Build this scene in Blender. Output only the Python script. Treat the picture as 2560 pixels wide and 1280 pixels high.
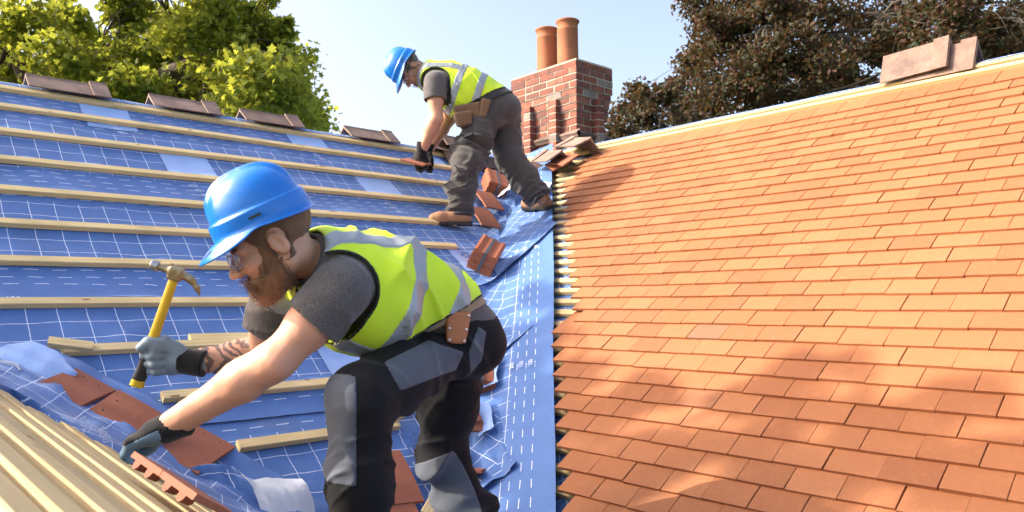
import bpy, math, random
import numpy as np
from mathutils import Matrix, Vector

# ------------------------------------------------------------------ camera, sky, sun, exposure
S = bpy.context.scene
for o in list(bpy.data.objects):
    bpy.data.objects.remove(o)
COL = S.collection
FPX = 1920.4                                   # focal length in pixels of the 2560 px wide photograph
YAW, PIT, ROLL = math.radians(48.178), math.radians(3.370), math.radians(0.467)

def cam_matrix():
    cy, sy = math.cos(YAW), math.sin(YAW)
    M = np.array([[sy, -cy, 0], [0, 0, 1.], [cy, sy, 0]])
    cp, sp = math.cos(PIT), math.sin(PIT)
    Rp = np.array([[1, 0, 0], [0, cp, -sp], [0, sp, cp]])
    cr, sr = math.cos(ROLL), math.sin(ROLL)
    Rr = np.array([[cr, -sr, 0], [sr, cr, 0], [0, 0, 1]])
    return Rr @ Rp @ M                          # rows: right, up, forward
RM = cam_matrix()
cam_d = bpy.data.cameras.new('camera'); cam = bpy.data.objects.new('camera', cam_d); COL.objects.link(cam)
mw = np.eye(4); mw[:3, 0] = RM[0]; mw[:3, 1] = RM[1]; mw[:3, 2] = -RM[2]
cam.matrix_world = Matrix(mw.tolist())
cam_d.sensor_width = 36; cam_d.lens = 36 * FPX / 2560; cam_d.clip_start = .02; cam_d.clip_end = 3000
cam_d.dof.use_dof = True; cam_d.dof.focus_distance = 2.9; cam_d.dof.aperture_fstop = 7.1
S.camera = cam

SUN_AZ, SUN_EL = math.radians(141), math.radians(32.5)     # azimuth from +X towards +Y
sdir = np.array([math.cos(SUN_AZ) * math.cos(SUN_EL), math.sin(SUN_AZ) * math.cos(SUN_EL), math.sin(SUN_EL)])
W = bpy.data.worlds.new('World'); S.world = W; W.use_nodes = True
nt = W.node_tree; nt.nodes.clear()
sky = nt.nodes.new('ShaderNodeTexSky'); sky.sky_type = 'NISHITA'; sky.sun_disc = False
sky.sun_elevation = SUN_EL; sky.sun_rotation = math.pi / 2 - SUN_AZ
sky.altitude = 50; sky.air_density = 1.0; sky.dust_density = 5.5; sky.ozone_density = .5
bg = nt.nodes.new('ShaderNodeBackground'); bg.inputs['Strength'].default_value = .15
wo = nt.nodes.new('ShaderNodeOutputWorld')
wb = nt.nodes.new('ShaderNodeMix'); wb.data_type = 'RGBA'; wb.blend_type = 'MULTIPLY'; wb.inputs[0].default_value = 1; wb.inputs[7].default_value = (1.02, .95, .93, 1)
nt.links.new(sky.outputs[0], wb.inputs[6]); nt.links.new(wb.outputs[2], bg.inputs[0]); nt.links.new(bg.outputs[0], wo.inputs[0])
sl = bpy.data.lights.new('sun', 'SUN'); sl.energy = 2.5; sl.angle = math.radians(.55); sl.color = (1, .92, .79)
so = bpy.data.objects.new('sun', sl); COL.objects.link(so); so.location = (-20, 16, 15)
so.rotation_euler = Vector((-sdir).tolist()).to_track_quat('-Z', 'Y').to_euler()
S.view_settings.view_transform = 'Standard'; S.view_settings.look = 'None'
S.view_settings.exposure = 1.6; S.view_settings.gamma = 1; S.view_settings.use_curve_mapping = False
S.cycles.max_bounces = 8; S.cycles.transparent_max_bounces = 12

# ------------------------------------------------------------------ geometry of the place (metres, camera at the origin)
TH = math.radians(37.33); CT, ST, TT = math.cos(TH), math.sin(TH), math.tan(TH)
XR, YR, ZR = 4.68, 5.22, 1.28                  # ridge of the right wing at X, ridge of the main roof at Y, their height
nA = np.array([0, -ST, CT]); nB = np.array([-ST, 0, CT])
OA = np.array([0, YR, ZR]); OB = np.array([2.8767, 2.5847, -.1012]); PB = np.array([XR, 0, ZR])

def ray(x, y):
    return RM.T @ np.array([(x - 1280) / FPX, -(y - 640) / FPX, 1.])
def at(x, y, d):
    return ray(x, y) * d                        # d: distance along the optical axis
def proj(P):
    C = np.atleast_2d(np.asarray(P, float)) @ RM.T
    return np.stack([1280 + FPX * C[:, 0] / C[:, 2], 640 - FPX * C[:, 1] / C[:, 2]], 1)
def V3(r, u, f): return RM[0] * r + RM[1] * u + RM[2] * f      # a direction given as right, up, away
def onplane(x, y, n, o, h=0):
    d = ray(x, y); return d * ((n @ o + h) / (n @ d))
def onA(x, y, h=0): return onplane(x, y, nA, OA, h)
def onB(x, y, h=0): return onplane(x, y, nB, OB, h)
def frame(o, u, w):
    u = np.asarray(u, float); u = u / np.linalg.norm(u); w = np.asarray(w, float); w = w - u * (u @ w); w = w / np.linalg.norm(w)
    M = np.eye(4); M[:3, 0] = u; M[:3, 1] = w; M[:3, 2] = np.cross(u, w); M[:3, 3] = o
    return M
# local frames: x along the battens, y up the slope (0 at the ridge), z off the roof
FA = frame(OA, (1, 0, 0), (0, CT, ST))
FB = frame((XR, 0, ZR + (nB @ OB - nB @ PB) / CT), (0, -1, 0), (CT, 0, ST))
vC = np.array([1, -1, -.72]); dC = np.array([-.08, 1, .12]); nC = np.cross(vC, dC); nC /= np.linalg.norm(nC)
OC = at(172, 1071, 2.52)
FC = frame(OC, dC, np.cross(nC, dC))
def T(M, P):
    P = np.atleast_2d(np.asarray(P, float)); return P @ M[:3, :3].T + M[:3, 3]
def Ti(M, P):
    P = np.atleast_2d(np.asarray(P, float)); return (P - M[:3, 3]) @ M[:3, :3]
def ua(x, y, h=0):                              # pixel -> (u, s) on the main roof
    P = Ti(FA, onA(x, y, h))[0]; return P[0], -P[1]

rng = np.random.default_rng(7); random.seed(7)

# ------------------------------------------------------------------ materials
MATS = {}
def nodes(name):
    m = bpy.data.materials.new(name); m.use_nodes = True; n = m.node_tree
    b = n.nodes['Principled BSDF']; MATS[name] = m
    return m, n, b
def N(n, t, **kw):
    x = n.nodes.new(t)
    for k, v in kw.items():
        if k.startswith('i_'):
            k = k[2:]; k = int(k) if k.isdigit() else k.replace('_', ' ')
            x.inputs[k].default_value = v
        else: setattr(x, k, v)
    return x
def ramp(n, fac, stops, interp='LINEAR'):
    r = n.nodes.new('ShaderNodeValToRGB'); r.color_ramp.interpolation = interp
    e = r.color_ramp.elements
    while len(e) < len(stops): e.new(.5)
    for a, (p, c) in zip(e, stops):
        a.position = p; a.color = (*c, 1) if len(c) == 3 else c
    n.links.new(fac, r.inputs[0]); return r.outputs[0]
def mix(n, fac, a, b, mode='MIX'):
    m = n.nodes.new('ShaderNodeMix'); m.data_type = 'RGBA'; m.blend_type = mode
    for s, v in ((0, fac), (6, a), (7, b)):
        if hasattr(v, 'is_output'): n.links.new(v, m.inputs[s])
        elif s == 0: m.inputs[0].default_value = v
        else: m.inputs[s].default_value = (*v, 1)
    return m.outputs[2]
def mth(n, op, *a):
    m = n.nodes.new('ShaderNodeMath'); m.operation = op
    for i, v in enumerate(a):
        if hasattr(v, 'is_output'): n.links.new(v, m.inputs[i])
        else: m.inputs[i].default_value = v
    return m.outputs[0]
def bump(n, b, h, strength=.3, dist=.01):
    u = n.nodes.new('ShaderNodeBump'); u.inputs['Strength'].default_value = strength; u.inputs['Distance'].default_value = dist
    n.links.new(h, u.inputs['Height']); n.links.new(u.outputs[0], b.inputs['Normal'])
def noise(n, co, scale, detail=3, rough=.55):
    t = N(n, 'ShaderNodeTexNoise', i_Scale=scale, i_Detail=detail, i_Roughness=rough)
    if co is not None: n.links.new(co, t.inputs['Vector'])
    return t.outputs[0]
def objco(n): return n.nodes.new('ShaderNodeTexCoord').outputs['Object']
def uvco(n): return n.nodes.new('ShaderNodeTexCoord').outputs['UV']
def mapping(n, co, scale=(1, 1, 1), loc=(0, 0, 0)):
    m = n.nodes.new('ShaderNodeMapping'); m.inputs['Scale'].default_value = scale; m.inputs['Location'].default_value = loc
    n.links.new(co, m.inputs[0]); return m.outputs[0]

def rnd_socket(n, attr):
    if attr:
        a = n.nodes.new('ShaderNodeAttribute'); a.attribute_name = 'rnd'; return a.outputs['Fac']
    return n.nodes.new('ShaderNodeObjectInfo').outputs['Random']

def clay(name, cols, rough=.78, attr=False, speck=(.75, .55, .38), sp=.35, dark=.55, grime=0):
    m, n, b = nodes(name)
    r = rnd_socket(n, attr); co = objco(n)
    if not attr:                                 # shift the grain from piece to piece
        v = n.nodes.new('ShaderNodeVectorMath'); v.operation = 'ADD'; n.links.new(co, v.inputs[0])
        c = n.nodes.new('ShaderNodeCombineXYZ'); n.links.new(mth(n, 'MULTIPLY', r, 37.0), c.inputs[0]); n.links.new(mth(n, 'MULTIPLY', r, 91.0), c.inputs[2])
        n.links.new(c.outputs[0], v.inputs[1]); co = v.outputs[0]
    base = ramp(n, r, [(i / (len(cols) - 1), c) for i, c in enumerate(cols)])
    f = noise(n, co, 9, 4); base = mix(n, ramp(n, f, [(.35, (0, 0, 0)), (.7, (1, 1, 1))]), base, tuple(x * dark + .02 for x in cols[0]), 'MIX') if grime else mix(n, mth(n, 'MULTIPLY', f, .35), base, tuple(x * .8 for x in cols[0]))
    g = noise(n, co, 260, 2); base = mix(n, mth(n, 'MULTIPLY', ramp(n, g, [(.6, (0, 0, 0)), (.72, (1, 1, 1))]), sp), base, speck)
    g2 = noise(n, co, 45, 3); base = mix(n, mth(n, 'MULTIPLY', ramp(n, g2, [(.55, (0, 0, 0)), (.8, (1, 1, 1))]), .3), base, tuple(min(1, x * 1.35) for x in cols[-1]))
    n.links.new(base, b.inputs['Base Color']); b.inputs['Roughness'].default_value = rough
    b.inputs['Specular IOR Level'].default_value = .35
    bump(n, b, mth(n, 'ADD', noise(n, co, 120, 4), mth(n, 'MULTIPLY', f, .8)), .35, .003)
    return m
TILE_COLS = [(.275, .105, .043), (.315, .124, .050), (.335, .135, .055), (.36, .150, .064)]
clay('roof_tile_clay', TILE_COLS, sp=.16); clay('roof_tile_clay_joined', TILE_COLS, attr=True, sp=.16)
clay('roof_tile_brown', [(.23, .115, .06), (.25, .125, .07)], sp=.15)
clay('roof_tile_pale', [(.35, .165, .082), (.34, .16, .08)], sp=.15)
clay('roof_tile_dusky', [(.27, .112, .052), (.28, .118, .055)], sp=.15)
clay('loose_tile_clay', [(.30, .105, .060), (.34, .12, .068)], sp=.1)
clay('tile_pack_clay', [(.30, .10, .050), (.37, .125, .065), (.41, .14, .07)], sp=.1)
clay('ridge_tile_clay', [(.21, .135, .105), (.25, .165, .128), (.28, .195, .155)], grime=1, dark=.5, speck=(.5, .45, .38), sp=.5)
clay('old_tile_clay', [(.10, .065, .05), (.16, .10, .075), (.20, .12, .085)], grime=1, speck=(.35, .32, .26), sp=.4)
clay('pot_clay', [(.36, .135, .06), (.38, .145, .066)], sp=.1, dark=.7, grime=1)
clay('brick_clay', [(.13, .045, .032), (.22, .060, .036), (.25, .072, .042), (.27, .082, .047), (.29, .095, .057), (.31, .12, .08)], speck=(.5, .40, .32), sp=.22, grime=1, dark=.6)
clay('brick_weathered', [(.22, .19, .165), (.27, .21, .17)], speck=(.55, .5, .45), sp=.5, grime=1)

def simple(name, col, rough=.6, bscale=0, bstr=.3, var=0, metal=0, vscale=8, spec=.5, sheen=0):
    m, n, b = nodes(name); b.inputs['Roughness'].default_value = rough; b.inputs['Metallic'].default_value = metal
    b.inputs['Specular IOR Level'].default_value = spec
    co = objco(n)
    if var:
        f = noise(n, co, vscale, 4)
        n.links.new(mix(n, f, tuple(c * (1 - var) for c in col), tuple(min(1, c * (1 + var)) for c in col)), b.inputs['Base Color'])
    else: b.inputs['Base Color'].default_value = (*col, 1)
    if bscale: bump(n, b, noise(n, co, bscale, 3), bstr, .002)
    if sheen: b.inputs['Sheen Weight'].default_value = sheen
    return m
simple('mortar', (.42, .37, .30), .95, 90, .5, .25)
simple('mossy_mortar', (.16, .17, .10), .95, 60, .5, .4)
simple('dark_gap', (.03, .03, .035), .95)

def wood(name, cols, along='x'):
    m, n, b = nodes(name); r = rnd_socket(n, False); co = objco(n)
    v = n.nodes.new('ShaderNodeVectorMath'); v.operation = 'ADD'; n.links.new(co, v.inputs[0])
    c = n.nodes.new('ShaderNodeCombineXYZ')
    for i, k in enumerate((53., 17., 29.)): n.links.new(mth(n, 'MULTIPLY', r, k), c.inputs[i])
    n.links.new(c.outputs[0], v.inputs[1]); co = v.outputs[0]
    g = noise(n, mapping(n, co, (1.2, 45, 45)), 3, 4, .6)
    base = ramp(n, g, [(.3, cols[0]), (.5, cols[1]), (.72, cols[2])])
    base = mix(n, mth(n, 'MULTIPLY', r, .35), base, cols[0])
    k = noise(n, mapping(n, co, (6, 16, 16)), 1.6, 1)                     # knots
    base = mix(n, ramp(n, k, [(.735, (0, 0, 0)), (.765, (.85, .85, .85))]), base, (.22, .095, .035))
    st = noise(n, mapping(n, co, (3, 9, 9)), 2.2, 3)
    base = mix(n, mth(n, 'MULTIPLY', ramp(n, st, [(.5, (0, 0, 0)), (.75, (1, 1, 1))]), .4), base, (.42, .38, .20))
    n.links.new(base, b.inputs['Base Color']); b.inputs['Roughness'].default_value = .75
    b.inputs['Specular IOR Level'].default_value = .3
    bump(n, b, g, .35, .002)
    return m
wood('batten_wood', [(.54, .40, .18), (.68, .53, .27), (.76, .62, .35)])
wood('batten_wood_pale', [(.44, .33, .16), (.54, .42, .22), (.62, .50, .29)])

def membrane(name, base, printc=(.72, .80, .95), grid=True, dashes=True):
    """breather membrane: UV x along the roll in metres, UV y = distance from the roll's lower edge in metres"""
    m, n, b = nodes(name)
    sx = n.nodes.new('ShaderNodeSeparateXYZ'); uv = uvco(n); n.links.new(uv, sx.inputs[0])
    u, v = sx.outputs[0], sx.outputs[1]
    wob = mth(n, 'MULTIPLY', mth(n, 'SUBTRACT', noise(n, mapping(n, uv, (3, 3, 3)), 2, 2), .5), .008)
    u2 = mth(n, 'ADD', u, wob); v2 = mth(n, 'ADD', v, wob)
    tot = None
    def add(x):
        nonlocal tot
        tot = x if tot is None else mth(n, 'MAXIMUM', tot, x)
    def near(x, c, w): return mth(n, 'LESS_THAN', mth(n, 'ABSOLUTE', mth(n, 'SUBTRACT', x, c)), w)
    def period(x, p, off, w): return mth(n, 'LESS_THAN', mth(n, 'ABSOLUTE', mth(n, 'SUBTRACT', mth(n, 'FRACT', mth(n, 'ADD', mth(n, 'DIVIDE', x, p), off)), .5)), w / p)
    if grid:
        inb = mth(n, 'MULTIPLY', mth(n, 'GREATER_THAN', v2, .225), mth(n, 'LESS_THAN', v2, .762))
        ing = mth(n, 'MULTIPLY', mth(n, 'GREATER_THAN', v2, .235), mth(n, 'LESS_THAN', v2, .75))
        add(mth(n, 'MULTIPLY', inb, period(u2, .107, 0, .0016)))
        add(mth(n, 'MULTIPLY', ing, period(v2, .1, .1, .0015)))
    if dashes:
        for k, c in enumerate((.10, .15, .20, .80, .85, .90)):
            d = mth(n, 'LESS_THAN', mth(n, 'FRACT', mth(n, 'ADD', mth(n, 'DIVIDE', u2, .107), .13 * k)), .5)
            add(mth(n, 'MULTIPLY', near(v2, c, .0018), d))
    f = noise(n, mapping(n, uv, (1, 1, 1)), 4, 5, .6)
    col = mix(n, ramp(n, f, [(.3, (0, 0, 0)), (.75, (1, 1, 1))]), tuple(c * .86 for c in base), tuple(min(1, c * 1.12 + .004) for c in base))
    dirt = noise(n, uv, 1.7, 6, .7)
    col = mix(n, mth(n, 'MULTIPLY', ramp(n, dirt, [(.56, (0, 0, 0)), (.8, (1, 1, 1))]), .4), col, (.25, .27, .36))
    wear = noise(n, uv, 60, 3)
    if tot is not None:
        col = mix(n, mth(n, 'MULTIPLY', tot, ramp(n, wear, [(.3, (.55, .55, .55)), (.55, (.95, .95, .95))])), col, printc)
    n.links.new(col, b.inputs['Base Color']); b.inputs['Roughness'].default_value = .62
    b.inputs['Specular IOR Level'].default_value = .35; b.inputs['Sheen Weight'].default_value = .12
    w = N(n, 'ShaderNodeTexVoronoi', i_Scale=95.0); n.links.new(uv, w.inputs['Vector'])
    bump(n, b, mth(n, 'ADD', mth(n, 'MULTIPLY', w.outputs['Distance'], .5), noise(n, uv, 14, 4)), .22, .004)
    return m
BLUE = (.075, .172, .43)
membrane('membrane_blue', BLUE)
membrane('membrane_plain', BLUE, grid=False, dashes=False)
membrane('membrane_label', (.30, .46, .80), grid=False, dashes=False)
membrane('membrane_underside', (.62, .66, .72), grid=False, dashes=False)
simple('print_white', (.70, .78, .92), .6)
simple('print_navy', (.07, .13, .36), .6)
simple('print_grey', (.24, .38, .70), .6)

# ------------------------------------------------------------------ builders
def tag(o, label=None, cat=None, group=None, kind=None):
    for k, v in (('label', label), ('category', cat), ('group', group), ('kind', kind)):
        if v: o[k] = v
    return o
def empty(name, loc=(0, 0, 0), label=None, cat=None, group=None, kind=None, M=None):
    o = bpy.data.objects.new(name, None); COL.objects.link(o); o.empty_display_size = .1
    if M is not None: o.matrix_world = Matrix(np.asarray(M).tolist())
    else: o.location = tuple(float(c) for c in loc)
    return tag(o, label, cat, group, kind)
def mesh_of(name, V, F, mat=None, smooth=False, uv=None):
    me = bpy.data.meshes.new(name)
    V = np.asarray(V, float)
    me.from_pydata(V.tolist(), [], [list(map(int, f)) for f in F] if not isinstance(F, np.ndarray) else F.tolist())
    if uv is not None:
        l = me.uv_layers.new(name='UVMap'); vi = np.zeros(len(me.loops), np.int32); me.loops.foreach_get('vertex_index', vi)
        l.data.foreach_set('uv', np.asarray(uv, np.float32)[vi].ravel())
    for mm in ([mat] if isinstance(mat, str) else (mat or [])): me.materials.append(MATS[mm])
    if smooth: me.polygons.foreach_set('use_smooth', [True] * len(me.polygons))
    me.update(); return me
def link(name, me, parent=None, M=None):
    o = bpy.data.objects.new(name, me); COL.objects.link(o)
    if parent is not None: o.parent = parent
    if M is not None: o.matrix_local = Matrix(np.asarray(M).tolist())
    return o
def obj(name, V, F, mat, parent=None, smooth=False, uv=None, M=None):
    return link(name, mesh_of(name, V, F, mat, smooth, uv), parent, M)
BOXF = [(0, 3, 2, 1), (4, 5, 6, 7), (0, 1, 5, 4), (1, 2, 6, 5), (2, 3, 7, 6), (3, 0, 4, 7)]
def box(x0, x1, y0, y1, z0, z1):
    return np.array([(x0, y0, z0), (x1, y0, z0), (x1, y1, z0), (x0, y1, z0), (x0, y0, z1), (x1, y0, z1), (x1, y1, z1), (x0, y1, z1)], float), BOXF
def cat(parts):
    V, F, k = [], [], 0
    for v, f in parts:
        V.append(np.asarray(v, float)); F += [tuple(i + k for i in q) for q in f]; k += len(v)
    return np.concatenate(V), F
def chamfer_box(sx, sy, sz, c, j=0, seed=0):
    """box centred at the origin with chamfered edges (44 triangles), corners jittered by j"""
    r = np.random.default_rng(seed); V = []; idx = {}
    for a in (-1, 1):
        for b in (-1, 1):
            for d in (-1, 1):
                jit = r.normal(0, j, 3) if j else 0
                P = np.array([a * sx / 2, b * sy / 2, d * sz / 2]) + jit
                for k in range(3):
                    q = P.copy()
                    for e, sgn in enumerate((a, b, d)):
                        if e != k: q[e] -= sgn * c
                    idx[(a, b, d, k)] = len(V); V.append(q)
    F = []
    sg = (-1, 1)
    for k in range(3):
        i, jx = [(1, 2), (2, 0), (0, 1)][k]
        for s in sg:
            ring = []
            for p, q in ((-1, -1), (1, -1), (1, 1), (-1, 1)):
                t = [0, 0, 0]; t[k] = s; t[i] = p; t[jx] = q; ring.append(idx[(*t, k)])
            F.append(tuple(ring if s > 0 else ring[::-1]))
    for k in range(3):                         # edges along axis k
        i, jx = [(1, 2), (2, 0), (0, 1)][k]
        for p in sg:
            for q in sg:
                t0 = [0, 0, 0]; t0[k] = -1; t0[i] = p; t0[jx] = q; t1 = list(t0); t1[k] = 1
                f = (idx[(*t0, i)], idx[(*t1, i)], idx[(*t1, jx)], idx[(*t0, jx)])
                F.append(f if p * q < 0 else f[::-1])
    for a in sg:
        for b in sg:
            for d in sg:
                f = tuple(idx[(a, b, d, k)] for k in range(3)); F.append(f if a * b * d > 0 else f[::-1])
    return np.array(V), F
def lathe(prof, n=32, cap=False):
    prof = np.asarray(prof, float); a = np.linspace(0, 2 * np.pi, n, endpoint=False)
    V = np.stack([np.outer(prof[:, 0], np.cos(a)), np.outer(prof[:, 0], np.sin(a)), np.repeat(prof[:, 1:2], n, 1)], -1).reshape(-1, 3)
    F = [(i * n + k, i * n + (k + 1) % n, (i + 1) * n + (k + 1) % n, (i + 1) * n + k) for i in range(len(prof) - 1) for k in range(n)]
    if cap: F += [tuple(range(n))[::-1], tuple((len(prof) - 1) * n + k for k in range(n))]
    return V, F
def tube(path, rad, n=8):
    P = np.asarray(path, float); rad = np.broadcast_to(np.asarray(rad, float), len(P))
    Tg = np.gradient(P, axis=0); Tg /= np.linalg.norm(Tg, axis=1)[:, None] + 1e-9
    ref = np.array([0.3, .2, 1.]); V = []
    a = np.linspace(0, 2 * np.pi, n, endpoint=False)
    for p, t, r in zip(P, Tg, rad):
        x = np.cross(ref, t); x /= np.linalg.norm(x) + 1e-9; y = np.cross(t, x)
        V.append(p + r * (np.outer(np.cos(a), x) + np.outer(np.sin(a), y)))
    V = np.concatenate(V)
    F = [(i * n + k, i * n + (k + 1) % n, (i + 1) * n + (k + 1) % n, (i + 1) * n + k) for i in range(len(P) - 1) for k in range(n)]
    F += [tuple(range(n))[::-1], tuple((len(P) - 1) * n + k for k in range(n))]
    return V, F
def vnoise(x, y, seed=0, oct=3):
    """smooth value noise in [-1, 1]"""
    out = 0; amp = 1; tot = 0
    for o in range(oct):
        r = np.random.default_rng(seed * 31 + o); tab = r.uniform(-1, 1, (64, 64))
        xs = x * 2 ** o; ys = y * 2 ** o; ix = np.floor(xs).astype(int); iy = np.floor(ys).astype(int)
        fx = xs - ix; fy = ys - iy; fx = fx * fx * (3 - 2 * fx); fy = fy * fy * (3 - 2 * fy)
        g = lambda a, b: tab[(ix + a) % 64, (iy + b) % 64]
        out = out + amp * ((g(0, 0) * (1 - fx) + g(1, 0) * fx) * (1 - fy) + (g(0, 1) * (1 - fx) + g(1, 1) * fx) * fy); tot += amp; amp *= .5
    return out / tot
def gridfaces(nu, nv):
    i = np.arange(nu - 1)[:, None]; j = np.arange(nv - 1)[None]
    a = (i * nv + j).ravel(); return np.stack([a, a + nv, a + nv + 1, a + 1], 1)
def text_mesh(name, body, size, mat, flip=False):
    c = bpy.data.curves.new(name, 'FONT'); c.body = body; c.size = size; c.align_x = 'CENTER'; c.align_y = 'CENTER'; c.resolution_u = 2
    t = bpy.data.objects.new(name, c); COL.objects.link(t)
    bpy.context.view_layer.update()
    me = bpy.data.meshes.new_from_object(t.evaluated_get(bpy.context.evaluated_depsgraph_get())); bpy.data.objects.remove(t)
    me.name = name; me.materials.clear(); me.materials.append(MATS[mat]); return me
# ================================================================== GROUND
m, n, b = nodes('grass_ground'); co = objco(n)
n.links.new(ramp(n, noise(n, co, .35, 6), [(.3, (.03, .055, .015)), (.7, (.075, .10, .03))]), b.inputs['Base Color']); b.inputs['Roughness'].default_value = .95
GZ = -6.2
g = np.linspace(-1, 1, 41); g = np.sign(g) * np.abs(g) ** 2.2 * 900
gx, gy = np.meshgrid(g, g, indexing='ij')
ground = obj('ground', np.stack([gx.ravel(), gy.ravel(), np.full(gx.size, GZ)], 1), gridfaces(41, 41), 'grass_ground'); ground['kind'] = 'structure'

# ================================================================== MAIN ROOF: blue membrane and battens
roof = empty('membrane_roof', M=FA, label='main roof slope covered in blue printed membrane with wooden battens, left of the valley', cat='roof')
EDGES = [.36, 1.21, 2.06, 2.86, 3.70, 4.55]     # lower edges of the lapped rolls
BAT = [.101, .338, .636, .939, 1.237, 1.531, 1.825, 2.117, 2.414, 2.705, 2.998]
def sag(u, s, seed):
    """relief of the loose membrane between the battens"""
    h = .010 * vnoise(u * 2.3, s * 3.1, seed, 3) + .006 * vnoise(u * 6 + s * 2, s * 7, seed + 3, 2)
    d = np.min(np.abs(s[..., None] - np.array(BAT)), -1)
    k = np.clip(d / .06, 0, 1); k = k * k * (3 - 2 * k)
    return h * (.25 + .75 * k) - .010 * k + .008 * k * np.abs(vnoise(u * 9 + 3 * vnoise(u, s * 2, 5), s * 2.2, seed + 9, 2))
def uvalleyB(s): return XR - s * CT             # valley line with the tiled wing
for k, e in enumerate(EDGES):
    top = e - 1.0
    s = np.linspace(max(top, -.02), e, 26 if k < 4 else 12)
    u0, u1 = -1.6, XR + .35
    u = np.linspace(u0, u1, 150)
    ss, uu = np.meshgrid(s, u, indexing='ij')
    lim = XR - ss * CT - .05
    fac = (uu - u0) / (u1 - u0); uu = u0 + fac * (lim - u0)     # stop at the valley
    lap = .0035 * np.clip((ss - (e - .15)) / .15, 0, 1) + .0035 * k * 0
    h = sag(uu, ss, 11) + .002 + lap + np.where(ss > e - .03, .004 * vnoise(uu * 3, ss * 0 + k, 44, 2) + .003, 0) * (ss - (e - .03)) / .03
    below = np.clip(((e - .85) - ss) / .15, 0, 1); h = h - .006 * below       # dips under the roll above
    V = np.stack([uu, -ss, h], -1).reshape(-1, 3)
    if k == 0:                                   # wraps over the ridge
        pass
    obj('membrane_sheet', V, gridfaces(len(s), len(u))[:, ::-1], 'membrane_blue', roof, True, np.stack([uu.ravel(), (e - ss).ravel()], 1))
# ridge roll wrapping over to the back
a = np.linspace(0, 1, 14); u = np.linspace(-1.6, XR + .6, 130)
aa, uu = np.meshgrid(a, u, indexing='ij')
ang = (aa - .12) * 1.35; ryy = -.06 + .10 * np.sin(ang) / 1 ; rzz = .012 + .10 * (np.cos(ang) - 1)
wv = .006 * vnoise(uu * 3, aa * 2, 71, 3)
V = np.stack([uu, ryy + .012, rzz + .012 + wv], -1).reshape(-1, 3)
obj('ridge_membrane', V, gridfaces(14, 130)[:, ::-1], 'membrane_blue', roof, True, np.stack([uu.ravel(), .235 + aa.ravel() * .16], 1))
# deck below and the far slope of the main roof
deckF = [(0, 1, 2, 3)]
Lb = 9.0
obj('roof_deck', np.array([(-1.7, .0, -.03), (XR + 2.9, 0, -.03), (XR - 5.2 * CT, -5.2, -.03), (-1.7, -5.2, -.03)]), [(0, 3, 2, 1)], 'dark_gap', roof)
def backslope(name, M, u0, u1, parent, mat):
    # in world: ridge line at local y=0; falls away on the other side with the same pitch
    w = T(M, [(u0, 0, -.02), (u1, 0, -.02)]); nrm = M[:3, 1].copy(); nrm[2] = 0; nrm /= np.linalg.norm(nrm)
    dn = nrm * 4 * CT + np.array([0, 0, -4 * ST])
    V = Ti(M, np.array([w[0], w[1], w[1] + dn, w[0] + dn])); obj(name, V, [(0, 1, 2, 3)], mat, parent)
backslope('rear_slope', FA, -1.7, XR + 3.5, roof, 'membrane_plain')
# battens
def batten(L, w=.042, t=.026, seed=0, bend=.0):
    r = np.random.default_rng(seed); nseg = max(2, int(L / .4) + 1)
    x = np.linspace(0, L, nseg); off = bend * np.sin(x * 1.7 + r.uniform(0, 6)) + r.normal(0, .0008, nseg)
    offz = r.normal(0, .0006, nseg); V = []
    c = .0025
    sec = [(-w / 2 + c, 0), (w / 2 - c, 0), (w / 2, c), (w / 2, t - c), (w / 2 - c, t), (-w / 2 + c, t), (-w / 2, t - c), (-w / 2, c)]
    for i in range(nseg): V += [(x[i], sy + off[i], sz + offz[i]) for sy, sz in sec]
    n8 = 8
    F = [(i * n8 + k, (i + 1) * n8 + k, (i + 1) * n8 + (k + 1) % n8, i * n8 + (k + 1) % n8) for i in range(nseg - 1) for k in range(n8)]
    F = [f[::-1] for f in F] + [tuple(range(n8)), tuple((nseg - 1) * n8 + k for k in range(n8))[::-1]]
    return np.array(V), F
ends = [(None, (1222, 398)), (None, (1203, 435)), (None, (1192, 475)), (None, (1165, 522)), (None, (1150, 568)), (None, (1143, 618)), (None, (1130, 680)),
        (None, (1120, 756)), ((160, 890), (1060, 838)), ((410, 1003), (1024, 935)), ((600, 1122), (1000, 1066))]
for k, (s, (l, r)) in enumerate(zip(BAT, ends)):
    u0 = -1.5 if l is None else ua(*l, .02)[0]; u1 = ua(*r, .02)[0]
    V, F = batten(u1 - u0, .044, .026, k, .003)
    obj('batten', V, F, 'batten_wood', roof, M=[[1, 0, 0, u0], [0, 1, 0, -s], [0, 0, 1, .002], [0, 0, 0, 1]])
V, F = batten(.62, .044, .024, 55); u0 = ua(485, 862, .03)[0]
ob = obj('batten_offcut', V, F, 'batten_wood', M=FA @ np.array([[1, .02, 0, u0], [-.02, 1, 0, -2.372], [0, 0, 1, .004], [0, 0, 0, 1]]))
tag(ob, 'short batten lying against the upper side of the batten behind the near worker\'s arms', 'batten')
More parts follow.
